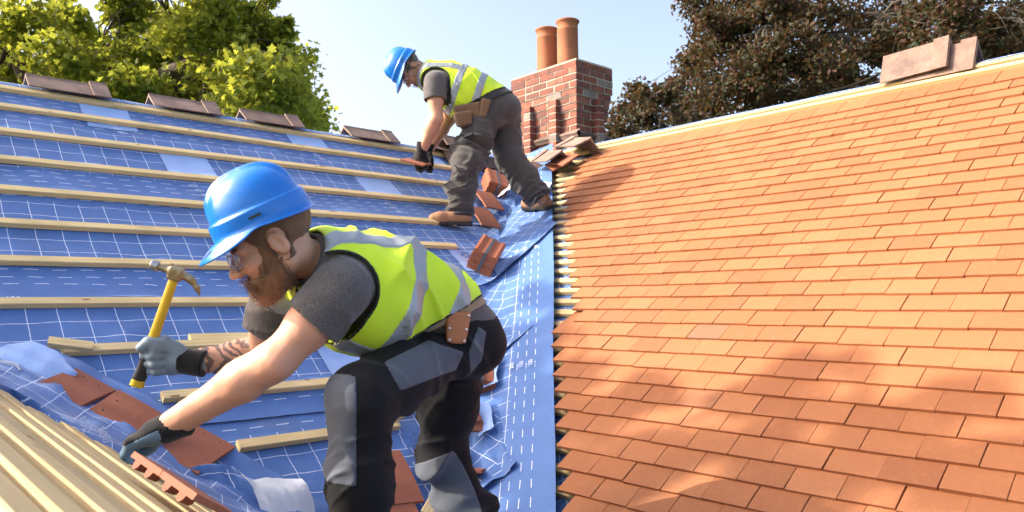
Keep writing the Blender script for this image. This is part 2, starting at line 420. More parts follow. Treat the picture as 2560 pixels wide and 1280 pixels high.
# printed labels and numbers on the membrane
def patch(u0, u1, s0, s1, skew=0, h=.004, parent=roof, nu=14, ns=8, mat='membrane_label', relief=True):
    uu, ss = np.meshgrid(np.linspace(u0, u1, nu), np.linspace(s0, s1, ns), indexing='ij')
    z = (sag(uu, ss, 11) if relief else 0 * uu) + .002 + h
    V = np.stack([uu + skew * (ss - s0), -ss, z], -1).reshape(-1, 3)
    return obj('printed_label', V, gridfaces(nu, ns)[:, ::-1], mat, parent, True, np.stack([uu.ravel(), ss.ravel()], 1))
for (u0, u1, s0, s1) in [(1.10, 1.37, .125, .40), (2.42, 2.70, .125, .36), (1.43, 1.71, .66, .95), (2.73, 3.02, .66, .95), (1.705, 2.06, 2.44, 2.66), (3.55, 3.76, .16, .34), (3.0, 3.5, 1.56, 1.80)]:
    patch(u0, u1, s0, s1, .02)
def stamp(body, M, size, mat, parent):
    o = link('printed_number' if body[0].isdigit() else 'printed_text', text_mesh('print', body, size, mat), parent, M); return o
def RZ(a, x, y, z):
    c, s = math.cos(a), math.sin(a); return [[c, -s, 0, x], [s, c, 0, y], [0, 0, 1, z], [0, 0, 0, 1]]
for u, e in [(1.235, 1.21 - .85 + .29), (2.52, 1.21 - .85 + .29), (1.53, 1.21 + .06), (2.81, 1.21 + .06), (.24, 2.06 + .04), (2.1, 2.06 + .06)]:
    pass
for u, s0, flip in [(1.24, .36, 1), (2.525, .36, 1), (1.535, 1.02, 1), (2.82, 1.02, 1), (3.45, .38, 1), (.555, 2.075, 0)]:
    for k, t in enumerate(('200', '150', '100') if flip else ('150', '200')):
        stamp(t, RZ(math.pi if flip else 0, u + .02 * k, -(s0 + .048 * k), .006), .036, 'print_white', roof)
for k, (t, sz, dy) in enumerate((('RESISTANCE', .016, .008), ('Maxi Breather', .028, .045), ('1.2.3     1.5     1.5', .019, .125))):
    stamp(t, RZ(0, 1.83, -(2.468 + dy), .0085), sz, 'print_grey', roof)
stamp('VAL', RZ(0, 1.80, -2.345, .0065), .085, 'print_white', roof)

# ================================================================== TILED WING (right)
tiled = empty('tiled_roof', M=FB, label='roof slope of orange clay tiles to the right of the valley', cat='roof')
SB0 = None
LB = Ti(FB, OB)[0]                               # the reference row's tail in roof coordinates
def tile_mesh(name, mat, w=.1645, L=.265, t=.0155, camber=.004, seed=0):
    """plain tile: origin at the middle of its tail, top face; y up the slope; tilted back under the course above"""
    r = np.random.default_rng(seed); ny = 4; xs = np.array([-w / 2, -w / 2 + .0012, w / 2 - .0012, w / 2])
    V = []; F = []
    for iy in range(ny + 1):
        y = L * iy / ny; z = -y * .15 + camber * (1 - (2 * y / L - 1) ** 2) - camber * 0
        for ix, x in enumerate(xs):
            e = .0012 if ix in (0, 3) else 0
            if iy == 0: e += .001
            V.append((x + r.normal(0, .0004), y + (r.normal(0, .0005) if iy == 0 else 0), z - e))
    nt_ = len(V)
    for iy in range(ny + 1):
        y = L * iy / ny; z = -y * .15 + camber * (1 - (2 * y / L - 1) ** 2) - t
        for x in (-w / 2, w / 2): V.append((x, y, z))
    for iy in range(ny):
        for ix in range(3):
            a = iy * 4 + ix; F.append((a, a + 1, a + 5, a + 4))
        b0 = nt_ + iy * 2
        F.append((b0, b0 + 2, b0 + 3, b0 + 1))
        F.append((iy * 4, iy * 4 + 4, b0 + 2, b0)); F.append((iy * 4 + 3, b0 + 1, b0 + 3, iy * 4 + 7))
    F.append((0, nt_, nt_ + 1, 3, 2, 1))
    return mesh_of(name, V, F, mat)
TM = [tile_mesh('tile', 'roof_tile_clay', seed=i) for i in range(5)]
TTOP = [tile_mesh('tile', 'roof_tile_clay', L=.19, camber=.006, seed=i + 9) for i in range(2)]
TSP = {k: tile_mesh('tile', k, seed=30) for k in ('roof_tile_brown', 'roof_tile_pale', 'roof_tile_dusky')}
OFF = {0: 0., 1: .5138}
def left_limit(y):
    if y > 818: return 1372
    if y > 480: return 1396 + (y - 480) * .118
    return 1396 + (480 - y) * .75
tiles = []
special = {'roof_tile_brown': [(1762, 835)], 'roof_tile_pale': [(1540, 578), (1760, 360)], 'roof_tile_dusky': [(2285, 462), (1545, 788), (1750, 995)]}
for r in range(-21, 14):
    yy = LB[1] - .1 * r
    if yy > -.17: continue
    for k in range(-16, 30):
        uc = LB[0] + (k + (OFF[abs(r) % 2]) + .5) * .167
        P = T(FB, [(uc - .0835, yy, 0), (uc + .0835, yy, 0), (uc, yy + .05, 0)]); C = P @ RM.T
        if C.min(0)[2] < .25: continue
        p = proj(P)
        if p[0, 0] < left_limit(p[0, 1]) - (10 if p[0, 1] < 818 else 6): continue
        if p[0, 0] > 2760 or p[2, 1] > 1420: continue
        if P[0, 1] > 4.95: continue
        area = abs((p[1, 0] - p[0, 0]) * (p[0, 1] - p[2, 1]) * 2)
        vis = (p[0, 0] < 2560 and p[2, 1] < 1280)
        tiles.append((area if vis else area * 1e-3, r, k, uc, yy, p[2]))
tiles.sort(key=lambda t: -t[0])
joined = []
rnds = []
for i, (ar, r, k, uc, yy, pc) in enumerate(tiles):
    q = np.random.default_rng(1000 + (r + 30) * 100 + k + 20)
    du, dy, dh, rz, tl = q.normal(0, .0008), q.normal(0, .0012), q.normal(0, .0007), q.normal(0, .0035), q.normal(0, .004)
    top = yy > -.24
    me = (TTOP if top else TM)[int(q.integers(0, 2 if top else 5))]
    for kk, lst in special.items():
        for (sx, sy) in lst:
            if abs(pc[0] - sx) < 42 and abs(pc[1] - sy) < 11 and not any(t is kk and (sx, sy) == z for t, z in rnds):
                me = TSP[kk]; rnds.append((kk, (sx, sy)))
    c, s_ = math.cos(rz), math.sin(rz)
    # near the valley the ends kick up a little over the swept valley
    Mx = np.array([[c, -s_, 0, uc + du], [s_, c, -tl, yy + dy], [0, tl, 1, dh], [0, 0, 0, 1]])
    if i < 300:
        link('tile', me, tiled, Mx)
    else:
        V = np.zeros(len(me.vertices) * 3); me.vertices.foreach_get('co', V)
        joined.append((V.reshape(-1, 3) @ Mx[:3, :3].T + Mx[:3, 3], [tuple(p.vertices) for p in me.polygons], q.uniform()))
if joined:
    V, F = cat([(a, b) for a, b, c in joined]); me = mesh_of('far_tiles', V, F, 'roof_tile_clay_joined')
    at_ = me.attributes.new('rnd', 'FLOAT', 'POINT'); at_.data.foreach_set('value', np.concatenate([np.full(len(a), c) for a, b, c in joined]).astype(np.float32))
    o = link('far_tiles', me, tiled); o['kind'] = 'stuff'
print('tiles', len(tiles))
# battens and underlay of the tiled wing
HB = -.076
uu, ss = np.meshgrid(np.linspace(-5.1, 1.0, 60), np.linspace(-.0, 4.6, 40), indexing='ij')
uval = -(YR - ss * CT)                           # valley: world Y = YR - s*cos -> local u = -Y
uu = np.maximum(uu, uval)
V = np.stack([uu, -ss, HB + .003 * vnoise(uu * 3, ss * 4, 3, 2)], -1).reshape(-1, 3)
obj('membrane_underlay', V, gridfaces(60, 40)[:, ::-1], 'membrane_blue', tiled, True, np.stack([uu.ravel() * .7 + ss.ravel() * .7, (ss.ravel() * .7 - uu.ravel() * .7) % .85], 1))
BL = [batten(1.05, .040, .025, 200 + i, .002) for i in range(4)]
BLM = [mesh_of('batten', v, f, 'batten_wood_pale') for v, f in BL]
for r in range(-21, 13):
    s = -LB[1] + .1 * r - .235
    if s < .06: continue
    Pe = onB(1395, 640); lim = -(YR - s * CT) + .47
    link('batten', BLM[r % 4], tiled, [[1, 0, 0, lim - .10], [0, 1, 0, -s], [0, 0, 1, HB + .003], [0, 0, 0, 1]])
# ridge battens and the membrane behind them
for s, h in ((.025, -.018), (.072, -.028)):
    for u0 in (-5.15, -3.102, -1.054):
        V, F = batten(2.05, .038, .03, int(s * 1000 - u0 * 10), .002)
        obj('ridge_batten', V, F, 'batten_wood_pale', tiled, M=[[1, 0, 0, u0], [0, 1, 0, -s], [0, 0, 1, h], [0, 0, 0, 1]])
aa, uu = np.meshgrid(np.linspace(0, 1, 8), np.linspace(-5.3, .9, 80), indexing='ij')
V = np.stack([uu, .0 + .12 * aa, .012 + .004 * vnoise(uu * 4, aa, 8, 2) - .10 * aa ** 2], -1).reshape(-1, 3)
obj('ridge_membrane', V, gridfaces(8, 80)[:, ::-1], 'membrane_blue', tiled, True, np.stack([uu.ravel(), .235 + aa.ravel() * .12], 1))
obj('roof_deck', np.array([(-5.22, 0, HB - .02), (1.2, 0, HB - .02), (1.2, -5.2, HB - .02), (-5.22 + 5.2 * CT, -5.2, HB - .02)]), [(0, 1, 2, 3)], 'dark_gap', tiled)
backslope('rear_slope', FB @ np.array([[1, 0, 0, 0], [0, 1, 0, 0], [0, 0, 1, -.05], [0, 0, 0, 1.]]), -6.5, 1.3, tiled, 'old_tile_clay')

# ================================================================== VALLEY: membrane strip and loose flaps
dV = np.array([1, 1, TT]); dV /= np.linalg.norm(dV)
qB = nB.copy()
side_B = np.cross(dV, nB); side_B = side_B if side_B[1] < 0 else -side_B     # across the valley, on the tiled wing
side_A = np.cross(dV, nA); side_A = side_A if side_A[0] < 0 else -side_A
valley = empty('valley_strip', T(FA, [(XR - 3.0 * CT, -3.0, 0)])[0], 'blue membrane strip folded along the valley between the two roof slopes', 'membrane')
P0 = np.array([XR, YR, ZR])
def valley_pt(l, c, h=0, crease=.10):
    """l metres down the valley line, c metres across (+ on the tiled wing), smooth crease"""
    l = np.asarray(l, float)[..., None]; c = np.asarray(c, float)[..., None]; h = np.asarray(h, float)[..., None]
    w = .5 * (1 + c / np.sqrt(c * c + crease * crease))
    pos = np.sqrt(c * c + crease * crease) - crease
    cb = .5 * (pos + c); ca = .5 * (pos - c)
    nn = nB * w + nA * (1 - w)
    return P0 - dV * l + side_B * cb + side_A * ca + nn * h
def valley_obj(name, ll, cc, hh, mat, uv, crease=.10, parent=valley):
    V = valley_pt(ll, cc, hh, crease).reshape(-1, 3)
    o = obj(name, Ti(np.array(Matrix.Translation(parent.location)), V) if parent else V, gridfaces(*ll.shape), mat, parent, True, uv)
    return o
# where the strip's free edge runs on the tiled wing
PE = onB(1395, 800, -.04); cE = float((PE - P0) @ side_B); print('strip edge', cE)
l = np.linspace(-.05, 5.2, 150); c = np.linspace(-.50, cE, 40); ll, cc = np.meshgrid(l, c, indexing='ij')
wob = .012 * vnoise(ll * 1.3, cc * 0, 4, 2)
hh = .005 + .012 * np.clip(cc / .2, 0, 1) + .008 * vnoise(ll * 2.2, cc * 4, 17, 3) * np.clip((cE - cc) / .2, .1, 1) + .012 * np.abs(vnoise(ll * 1.1 + cc * 2, cc * 3, 23, 2)) * (np.abs(cc) < .3)
hh = hh - .01 * np.clip(-cc / .3, 0, 1)
valley_obj('membrane_strip', ll, cc + wob * (cc > cE - .05), hh, 'membrane_blue', np.stack([ll.ravel(), (cE - cc).ravel()], 1))
def px_lc(x, y):
    Pa, Pb_ = onA(x, y), onB(x, y, -.05)
    P = Pa if (Pa - P0) @ np.array([1, -1, 0]) < 0 else Pb_
    d = P - P0; l = -(d @ dV); cc_ = d @ side_B if P is Pb_ else -(d @ side_A)
    return l, cc_
for (x, y, t) in [(1298, 935, '200'), (1322, 930, '150'), (1346, 925, '100'), (1306, 645, '200'), (1328, 638, '150'), (1355, 632, '100'), (1303, 1230, '200'), (1325, 1222, '150')][:6]:
    l0, c0 = px_lc(x, y); Pm = valley_pt(np.array(l0), np.array(c0), np.array(.035))
    M = frame(Pm, dV * 1.0, np.cross(nB, dV)); M[:3, 3] -= np.array(valley.location)
    stamp(t, M, .036, 'print_white', valley)
def flap(name, tl, tr, br, bl, mat, h0=.02, amp=.012, seed=0, nu=26, nv=26, parent=valley, uvrot=0, curl=0, uvo=(0, 0), wave=5):
    """sheet of membrane lying over the valley, corners given as pixels of the photograph"""
    Lc = [np.array(px_lc(*p[:2])) for p in (tl, tr, br, bl)]
    hs = [p[2] if len(p) > 2 else 0 for p in (tl, tr, br, bl)]
    a, b_ = np.meshgrid(np.linspace(0, 1, nu), np.linspace(0, 1, nv), indexing='ij')
    wts = [(1 - a) * (1 - b_), a * (1 - b_), a * b_, (1 - a) * b_]
    ll = sum(w * q[0] for w, q in zip(wts, Lc)); cc = sum(w * q[1] for w, q in zip(wts, Lc)); hh = sum(w * q for w, q in zip(wts, hs))
    edge = np.minimum(np.minimum(a, 1 - a), np.minimum(b_, 1 - b_)) * 6
    ll = ll + .025 * vnoise(a * 3 + seed, b_ * 3, seed + 1, 2) * .6; cc = cc + .02 * vnoise(a * 3, b_ * 3 + seed, seed + 2, 2) * .6
    hh = hh + h0 + amp * (1 + vnoise(a * wave + b_ * 2, b_ * wave, seed + 5, 3)) * np.clip(edge, .25, 1) + curl * np.clip(b_ - .8, 0, 1) ** 2 * 25 * .04 * (1 + vnoise(a * 3, a * 0, seed, 2))
    cu, su = math.cos(uvrot), math.sin(uvrot)
    vv = (ll * su + cc * cu).ravel(); uv = np.stack([(ll * cu - cc * su).ravel() + uvo[0], vv - vv.mean() + .42 + uvo[1] * .2], 1)
    return valley_obj(name, ll, cc, hh, mat, uv, .12, parent)
flap('membrane_flap', (1030, 575), (1330, 500), (1406, 570), (1180, 716), 'membrane_blue', .012, .022, 2, uvrot=.5, uvo=(0, .35), curl=.5, wave=6)
flap('membrane_flap', (1120, 690), (1290, 690), (1347, 830), (1170, 935), 'membrane_blue', .008, .010, 5, uvrot=.25, uvo=(0, .45), curl=.4)
flap('membrane_flap', (1110, 930), (1255, 1010), (1314, 1180), (1215, 1260), 'membrane_blue', .010, .014, 8, uvrot=.8, uvo=(0, .5), curl=.5)
flap('membrane_flap', (1095, 470), (1235, 430), (1330, 498), (1200, 560), 'membrane_blue', .014, .030, 12, uvrot=.3, uvo=(0, .4), wave=5)
flap('membrane_flap', (900, 1060), (1120, 1010), (1190, 1290), (820, 1300), 'membrane_blue', .008, .020, 16, uvrot=1.0, uvo=(0, .5), wave=4)
flap('printed_label', (1193, 962), (1270, 912), (1263, 985), (1205, 1016), 'membrane_label', .055, .004, 21, 8, 8)
flap('printed_label', (1185, 1068), (1240, 1040), (1266, 1096), (1215, 1132), 'membrane_label', .060, .005, 22, 8, 8)
flap('printed_label', (1240, 690), (1290, 655), (1300, 668), (1252, 712), 'membrane_label', .03, .003, 23, 8, 8)
flap('membrane_underside_flap', (1236, 516, .06), (1288, 476, .06), (1326, 512, .10), (1278, 528, .10), 'membrane_underside', .05, .012, 25, 18, 18, wave=2)
flap('membrane_underside_flap', (1340, 455, .02), (1392, 470, .02), (1386, 500, .03), (1350, 490, .02), 'membrane_underside', .02, .004, 26, 10, 10, wave=2)

# ================================================================== NEAR WING (bottom left): battens seen along their length
near = empty('battened_roof', M=FC, label='near roof slope of closely spaced bare battens in the bottom left corner', cat='roof')
def onC(x, y, h=0): return onplane(x, y, nC, OC, h)
# valley line between this wing and the main roof, in local coordinates
vdir = FC[:3, :3].T @ (vC / np.linalg.norm(vC)); 
for k in range(-7, 9):
    # far end of batten k lies on the line of ends seen in the photograph
    px = 172 + 88 * k; py = 1071 + 46.3 * k
    P = Ti(FC, onC(px, py, .026))[0]
    jit = .03 * vnoise(np.array(k * 1.7), np.array(.3), 3, 1)
    L = 3.4 + .0 * k
    qn = np.random.default_rng(500 + k); V, F = batten(L, qn.uniform(.042, .056), qn.uniform(.025, .034), 300 + k, .006)
    V[:, 0] -= L; V[:, 1] += V[:, 0] * qn.normal(0, .006); V[:, 2] += V[:, 0] * -abs(qn.normal(0, .003))
    obj('batten', V, F, 'batten_wood_pale', near, M=[[1, 0, 0, P[0] + float(jit)], [0, 1, 0, P[1]], [0, 0, 1, 0], [0, 0, 0, 1]])
P7 = Ti(FC, onC(172 - 88 * 7, 1071 - 46.3 * 7))[0]
uu, ww = np.meshgrid(np.linspace(-3.5, .0, 40), np.linspace(-1.2, .8, 30), indexing='ij')
slope = vdir[0] / vdir[1]
V = np.stack([uu + ww * slope - .02, ww, -.006 + .004 * vnoise(uu * 3, ww * 5, 5, 2)], -1).reshape(-1, 3)
obj('membrane_sheet', V, gridfaces(40, 30), 'membrane_blue', near, True, np.stack([uu.ravel(), ww.ravel() + .4], 1))
obj('roof_deck', V * [1, 1, 0] + [0, 0, -.04], gridfaces(40, 30), 'dark_gap', near)
# membrane turned up between this wing and the main roof
def polyline(pts, n):
    pts = np.asarray(pts, float); d = np.r_[0, np.cumsum(np.linalg.norm(np.diff(pts, axis=0), axis=1))]
    t = np.linspace(0, d[-1], n); return np.stack([np.interp(t, d, pts[:, i]) for i in range(pts.shape[1])], 1)
def loft(name, e1, e2, mat, parent, n=50, m=16, bow=0, amp=.01, seed=0, uvoff=.2, nrm=(.2, -.4, .9), wave=4, uvs=1):
    A_ = polyline(e1, n); B_ = polyline(e2, n); t = np.linspace(0, 1, m)
    V = A_[:, None] * (1 - t)[None, :, None] + B_[:, None] * t[None, :, None]
    nrm = np.asarray(nrm) / np.linalg.norm(nrm)
    aa, tt = np.meshgrid(np.linspace(0, 1, n), t, indexing='ij')
    V = V + nrm * (bow * np.sin(tt * np.pi) + amp * vnoise(aa * wave * 3, tt * wave, seed, 3) * np.sin(np.clip(tt * 1.1 + .12, 0, 1) * np.pi) ** .5)[..., None]
    ulen = np.r_[0, np.cumsum(np.linalg.norm(np.diff(A_, axis=0), axis=1))]; vlen = np.linalg.norm(B_ - A_, axis=1)
    uv = np.stack([np.repeat(ulen[:, None], m, 1).ravel() * uvs, (uvoff + tt * vlen[:, None]).ravel()], 1)
    Vw = V.reshape(-1, 3)
    if parent is not None: Vw = Ti(np.array(parent.matrix_world if parent is not valley else Matrix.Translation(valley.location)), Vw)
    return obj(name, Vw, gridfaces(n, m), mat, parent, True, uv)
near.matrix_world = Matrix(FC.tolist())
e1 = [onA(x, y, .022) for x, y in ((-220, 830), (-60, 850), (100, 868), (205, 905), (330, 975), (440, 1035), (600, 1135), (720, 1200), (860, 1290))]
e2 = [onC(x, y, .012) for x, y in ((-230, 900), (-60, 960), (0, 992), (84, 1034), (172, 1082), (256, 1127), (435, 1218), (600, 1300), (760, 1390))]
loft('membrane_flap', e1, e2, 'membrane_blue', near, 70, 24, -.045, .022, 4, .0, wave=4)
# a thick rolled fold along the batten ends
e3 = [onC(x, y, .03) for x, y in ((-200, 905), (0, 975), (84, 1006), (172, 1050), (256, 1092), (435, 1180), (600, 1262), (760, 1350))]
e4 = [onC(x, y, .004) for x, y in ((-200, 925), (0, 998), (84, 1040), (172, 1090), (256, 1135), (435, 1224), (600, 1308), (760, 1400))]
loft('membrane_fold', e3, e4, 'membrane_blue', near, 70, 12, .03, .01, 9, .06, wave=5)
# turned-back corners showing the pale label side and the white underside
e1 = [onA(x, y, .085) for x, y in ((-60, 905), (20, 858), (85, 852), (150, 880), (192, 935))]
e2 = [onA(x, y, .085) for x, y in ((-60, 1000), (10, 985), (70, 960), (130, 950), (190, 940))]
loft('printed_label', e1, e2, 'membrane_label', near, 24, 12, .012, .008, 31, wave=2)
e1 = [onA(x, y, .13) for x, y in ((-60, 900), (0, 900), (40, 905), (47, 925))]
e2 = [onA(x, y, .05) for x, y in ((-60, 985), (0, 968), (30, 975), (48, 975))]
loft('membrane_underside_flap', e1, e2, 'membrane_underside', near, 16, 10, .03, .006, 33, wave=2)
e1 = [onA(x, y, .09) for x, y in ((590, 1172), (625, 1200), (665, 1193), (755, 1196))]
e2 = [onA(x, y, .05) for x, y in ((660, 1300), (700, 1310), (750, 1300), (790, 1290))]
loft('membrane_underside_flap', e1, e2, 'membrane_underside', near, 20, 14, .02, .010, 35, wave=2)
e1 = [onA(x, y, .10) for x, y in ((440, 1180), (520, 1162), (575, 1160), (600, 1185))]
e2 = [onA(x, y, .03) for x, y in ((440, 1230), (530, 1262), (620, 1290), (665, 1310))]
loft('membrane_flap', e1, e2, 'membrane_blue', near, 24, 14, .02, .014, 37, wave=3)
for (x, y, t, a) in ((212, 1060, '150', -.5), (258, 1086, '100', -.5)):
    Pm = onC(x, y, .05); M = frame(Pm, RM[0] * .5 - RM[1] * .85, RM[0] * .85 + RM[1] * .5 ); M = Ti(FC, M[:3, 3])[0], M
    Ml = np.eye(4); Ml[:3, :3] = FC[:3, :3].T @ M[1][:3, :3]; Ml[:3, 3] = M[0]; stamp(t, Ml, .036, 'print_white', near)

# ================================================================== CHIMNEY
AR = at(1440, 140, 8.0); CW, CL = .575, 1.02     # arris nearest the camera; widths of the right and left faces
ztop = AR[2] - .02; zbot = .55
chim = empty('chimney', (AR[0] + CW / 2, AR[1] + CL / 2, zbot), 'red brick chimney stack with two clay pots behind the ridge', 'chimney')
cl = np.array(chim.location)
NC = int((ztop - zbot) / .075) + 1
def step(i):                                     # how far course i stands back from the widest course
    return 0 if i < 4 else min((i - 3) * .0125, .062)
Bm = {}
def brick_mesh(lx, ly, mat='brick_clay', hz=.065):
    k = (round(lx, 3), round(ly, 3), mat, int(rng.integers(0, 3)), hz)
    if k not in Bm:
        V, F = chamfer_box(lx, ly, hz, .004, .0012, len(Bm)); Bm[k] = mesh_of('brick', V, F, mat)
    return Bm[k]
def put_brick(x0, x1, y0, y1, z, mat='brick_clay'):
    if x1 - x0 < .03 or y1 - y0 < .03: return
    if rng.uniform() < .07 and mat == 'brick_clay': mat = 'brick_weathered'
    jx, jy = rng.normal(0, .0012, 2)
    link('brick', brick_mesh(x1 - x0, y1 - y0, mat), chim, Matrix.Translation(((x0 + x1) / 2 + jx - cl[0], (y0 + y1) / 2 + jy - cl[1], z - .0375 - cl[2])))
cores = []
pil = []
for i in range(NC):
    z = ztop - .075 * i; d = step(i)
    x0, x1, y0, y1 = AR[0] + d, AR[0] + CW - d, AR[1] + d, AR[1] + CL - d
    cores.append(box(x0 + .0045 - cl[0], x1 - .0045 - cl[0], y0 + .0045 - cl[1], y1 - .0045 - cl[1], z - .075 - cl[2], z - cl[2]))
    if i == 0: continue
    if z - .075 < 1.05: continue
    odd = i % 2; g_ = .010; dp = .1025
    cx, cyl = (.215, .1025) if odd else (.1025, .215)
    put_brick(x0, x0 + cx, y0, y0 + cyl, z)
    x = x0 + cx + g_                             # right face: along +X at y0
    while x < x1 - .02:
        L = .215 if x1 - x > .30 else (x1 - x if x1 - x < .24 else (x1 - x) / 2 - g_ / 2)
        if 0 < x1 - (x + L) < .05: L = x1 - x
        put_brick(x, min(x + L, x1), y0, y0 + dp, z); x += L + g_
    y = y0 + cyl + g_                            # left face: along +Y at x0
    while y < y1 - .02:
        L = .215 if rng.uniform() < .78 else .1025
        if y1 - (y + L) < .09: L = y1 - y
        put_brick(x0, x0 + dp, y, min(y + L, y1), z); y += L + g_
    if i >= 5:                                   # projecting piers
        pj = .030 + (d - .0125)
        for yc in (.335, .735):
            put_brick(AR[0] - .026, AR[0] + .09, AR[1] + yc - .055, AR[1] + yc + .055, z)
        put_brick(AR[0] + .36 - .05, AR[0] + .36 + .05, AR[1] - .026, AR[1] + .09, z)
zt = ztop - .075 * 5; dq = step(30)
for yc in (.335, .735): cores.append(box(AR[0] - .0215 - cl[0], AR[0] + .1 - cl[0], AR[1] + yc - .0505 - cl[1], AR[1] + yc + .0505 - cl[1], zbot - cl[2], zt - .004 - cl[2]))
cores.append(box(AR[0] + .36 - .0455 - cl[0], AR[0] + .36 + .0455 - cl[0], AR[1] - .0215 - cl[1], AR[1] + .1 - cl[1], zbot - cl[2], zt - .004 - cl[2]))
V, F = cat(cores); obj('mortar_core', V, F, 'mortar', chim)
# bevelled top course
for side in (0, 1):
    L = CL if side == 0 else CW; t0 = 0
    nb = 5 if side == 0 else 4
    for k in range(nb):
        a0 = L * k / nb + .004; a1 = L * (k + 1) / nb - .004
        prof = [(0, -.075), (0, -.02), (.06, .028), (.115, .03), (.115, -.075)]
        V = []
        for a_ in (a0, a1):
            for (p, h) in prof:
                q = (AR[0] + p, AR[1] + max(a_, p * (a_ < .05)), ztop + h) if side == 0 else (AR[0] + max(a_, p * (a_ < .05)), AR[1] + p - .001, ztop + h)
                V.append(np.array(q) - cl)
        n5 = 5; F = [(i, (i + 1) % n5, n5 + (i + 1) % n5, n5 + i) for i in range(n5)] + [tuple(range(n5))[::-1], tuple(range(n5, 2 * n5))]
        if side == 1: F = [f[::-1] for f in F]
        obj('coping_brick', V, F, 'brick_clay', chim)
for px_ in ((AR[0] + .115, AR[0] + CW - .01),):
    V, F = box(AR[0] + .1 - cl[0], AR[0] + CW - .02 - cl[0], AR[1] + .1 - cl[1], AR[1] + CL - .02 - cl[1], ztop - .06 - cl[2], ztop + .012 - cl[2]); obj('flaunching', V, F, 'mossy_mortar', chim)
# moulded string course low on the stack
dd = step(20)
def mould(x0, x1, y0, y1, face):
    prof = np.array([(0, -.05), (-.030, -.042), (-.040, -.02), (-.055, 0), (-.045, .02), (-.012, .035), (.0, .05)])
    V = []
    for e in (0, 1):
        for p, h in prof:
            V.append((x0 + p, (y0, y1)[e] + 0, h) if face == 0 else ((x0, x1)[e], y0 + p, h))
    k = len(prof); F = [(i, i + 1, k + i + 1, k + i) for i in range(k - 1)]
    if face == 1: F = [f[::-1] for f in F]
    V = np.array(V) + np.array([0, 0, zs]) - cl
    return V, [f[::-1] for f in F]
zs = ztop - .075 * 10.4
for (ya, yb) in ((.01, .275), (.395, .675), (.795, .96)):
    V, F = mould(AR[0] + dd, 0, AR[1] + dd + ya - .06, AR[1] + dd + yb - .06, 0); obj('moulding', V, F, 'old_tile_clay' if ya > .3 else 'ridge_tile_clay', chim)
for (xa, xb) in ((.0, .245), (.36, .50)):
    V, F = mould(AR[0] + dd + xa, AR[0] + dd + xb, AR[1] + dd, 0, 1); obj('moulding', V, F, 'old_tile_clay', chim)
# pots
def pot(px, py_base, h, name='chimney_pot'):
    r = .118
    prof = [(r * 1.04, -.25), (r * 1.02, 0), (r * .985, h * .3), (r * .97, h - .115), (r * .985, h - .112), (r * .985, h - .104), (r * .97, h - .10), (r * .97, h - .035), (r * 1.05, h - .028), (r * 1.12, h - .014), (r * 1.12, h - .006), (r * 1.05, h), (r * .86, h), (r * .84, h - .03), (r * .84, h - .3)]
    return lathe(prof, 36)
for (px, ytop, lab) in ((1367, 62, 0), (1418.5, 41, 1)):
    # both stand on the stack's centre line
    d = ray(px, ytop + 12); tpar = (AR[0] + .26) / d[0]; Pt = d * tpar
    h = Pt[2] - ztop + .03
    V, F = pot(px, 0, h); V = V + np.array([Pt[0], Pt[1], ztop - .03]) - cl
    o = obj('pot', V, F, 'pot_clay', chim, True)

# ================================================================== RIDGE TILES AND OTHER LOOSE PIECES
def ridge_tile(L=.45, wing=.20, ang=math.radians(54), t=.016, mat='ridge_tile_clay'):
    """inverted V ridge tile along x, apex at the origin height; returns body and collar meshes"""
    def vee(x0, x1, off):
        c, s = math.cos(ang), math.sin(ang); out = []
        for x in (x0, x1):
            out += [(x, -wing * s - off * c * .2, -wing * c), (x, -.02 * s, -.02 * c + off * 1.0 - .006), (x, 0, off + 0), (x, .02 * s, -.02 * c + off - .006), (x, wing * s + off * c * .2, -wing * c),
                    (x, wing * s - t * c, -wing * c - t * s * .3), (x, 0, off - t * 1.5), (x, -wing * s + t * c, -wing * c - t * s * .3)]
        k = 8; F = [(i, (i + 1) % k, k + (i + 1) % k, k + i) for i in range(k)] + [tuple(range(k))[::-1], tuple(range(k, 2 * k))]
        return np.array(out, float), [f[::-1] for f in F]
    V, F = vee(0, L, 0); v2, f2 = vee(L * .77, L * .99, .016)
    v2[:, 1] *= 1.06
    return mesh_of('ridge_tile', V, F, mat), mesh_of('collar', v2, f2, mat)
RTu = ridge_tile(.37, .205, math.radians(33)); RT = ridge_tile(.44, .165, math.radians(50)); RTo = ridge_tile(.42, .17, mat='old_tile_clay')
def put_ridge(P, xdir, up, label, cat_='ridge tile', group=None, which=RT, parent=None):
    xdir = np.asarray(xdir, float); xdir /= np.linalg.norm(xdir); up = np.asarray(up, float)
    y = np.cross(up, xdir); y /= np.linalg.norm(y); z = np.cross(xdir, y)
    M = np.eye(4); M[:3, 0] = xdir; M[:3, 1] = y; M[:3, 2] = z; M[:3, 3] = P
    r = empty('ridge_tile', M=M, label=label, cat=cat_, group=group)
    link('body', which[0], r); link('collar', which[1], r); return r
def ridgeA(px, py):
    d = ray(px, py); return d * (YR / d[1])
names = ['weathered ridge tile resting on the main ridge at the far left', 'weathered ridge tile on the main ridge, second from the left', 'weathered ridge tile on the main ridge, third from the left', 'weathered ridge tile on the main ridge, nearest to the far worker']
for (px, tilt, nm) in ((63, .03, names[0]), (372, .03, names[1]), (600, .02, names[2]), (861, .02, names[3])):
    u = ridgeA(px, 215 + px * .15)[0]
    put_ridge((u, YR + .015, ZR + .090), (1, .0, tilt * 0), (0, 0.03, 1), nm, group='ridge tiles left on the main ridge')
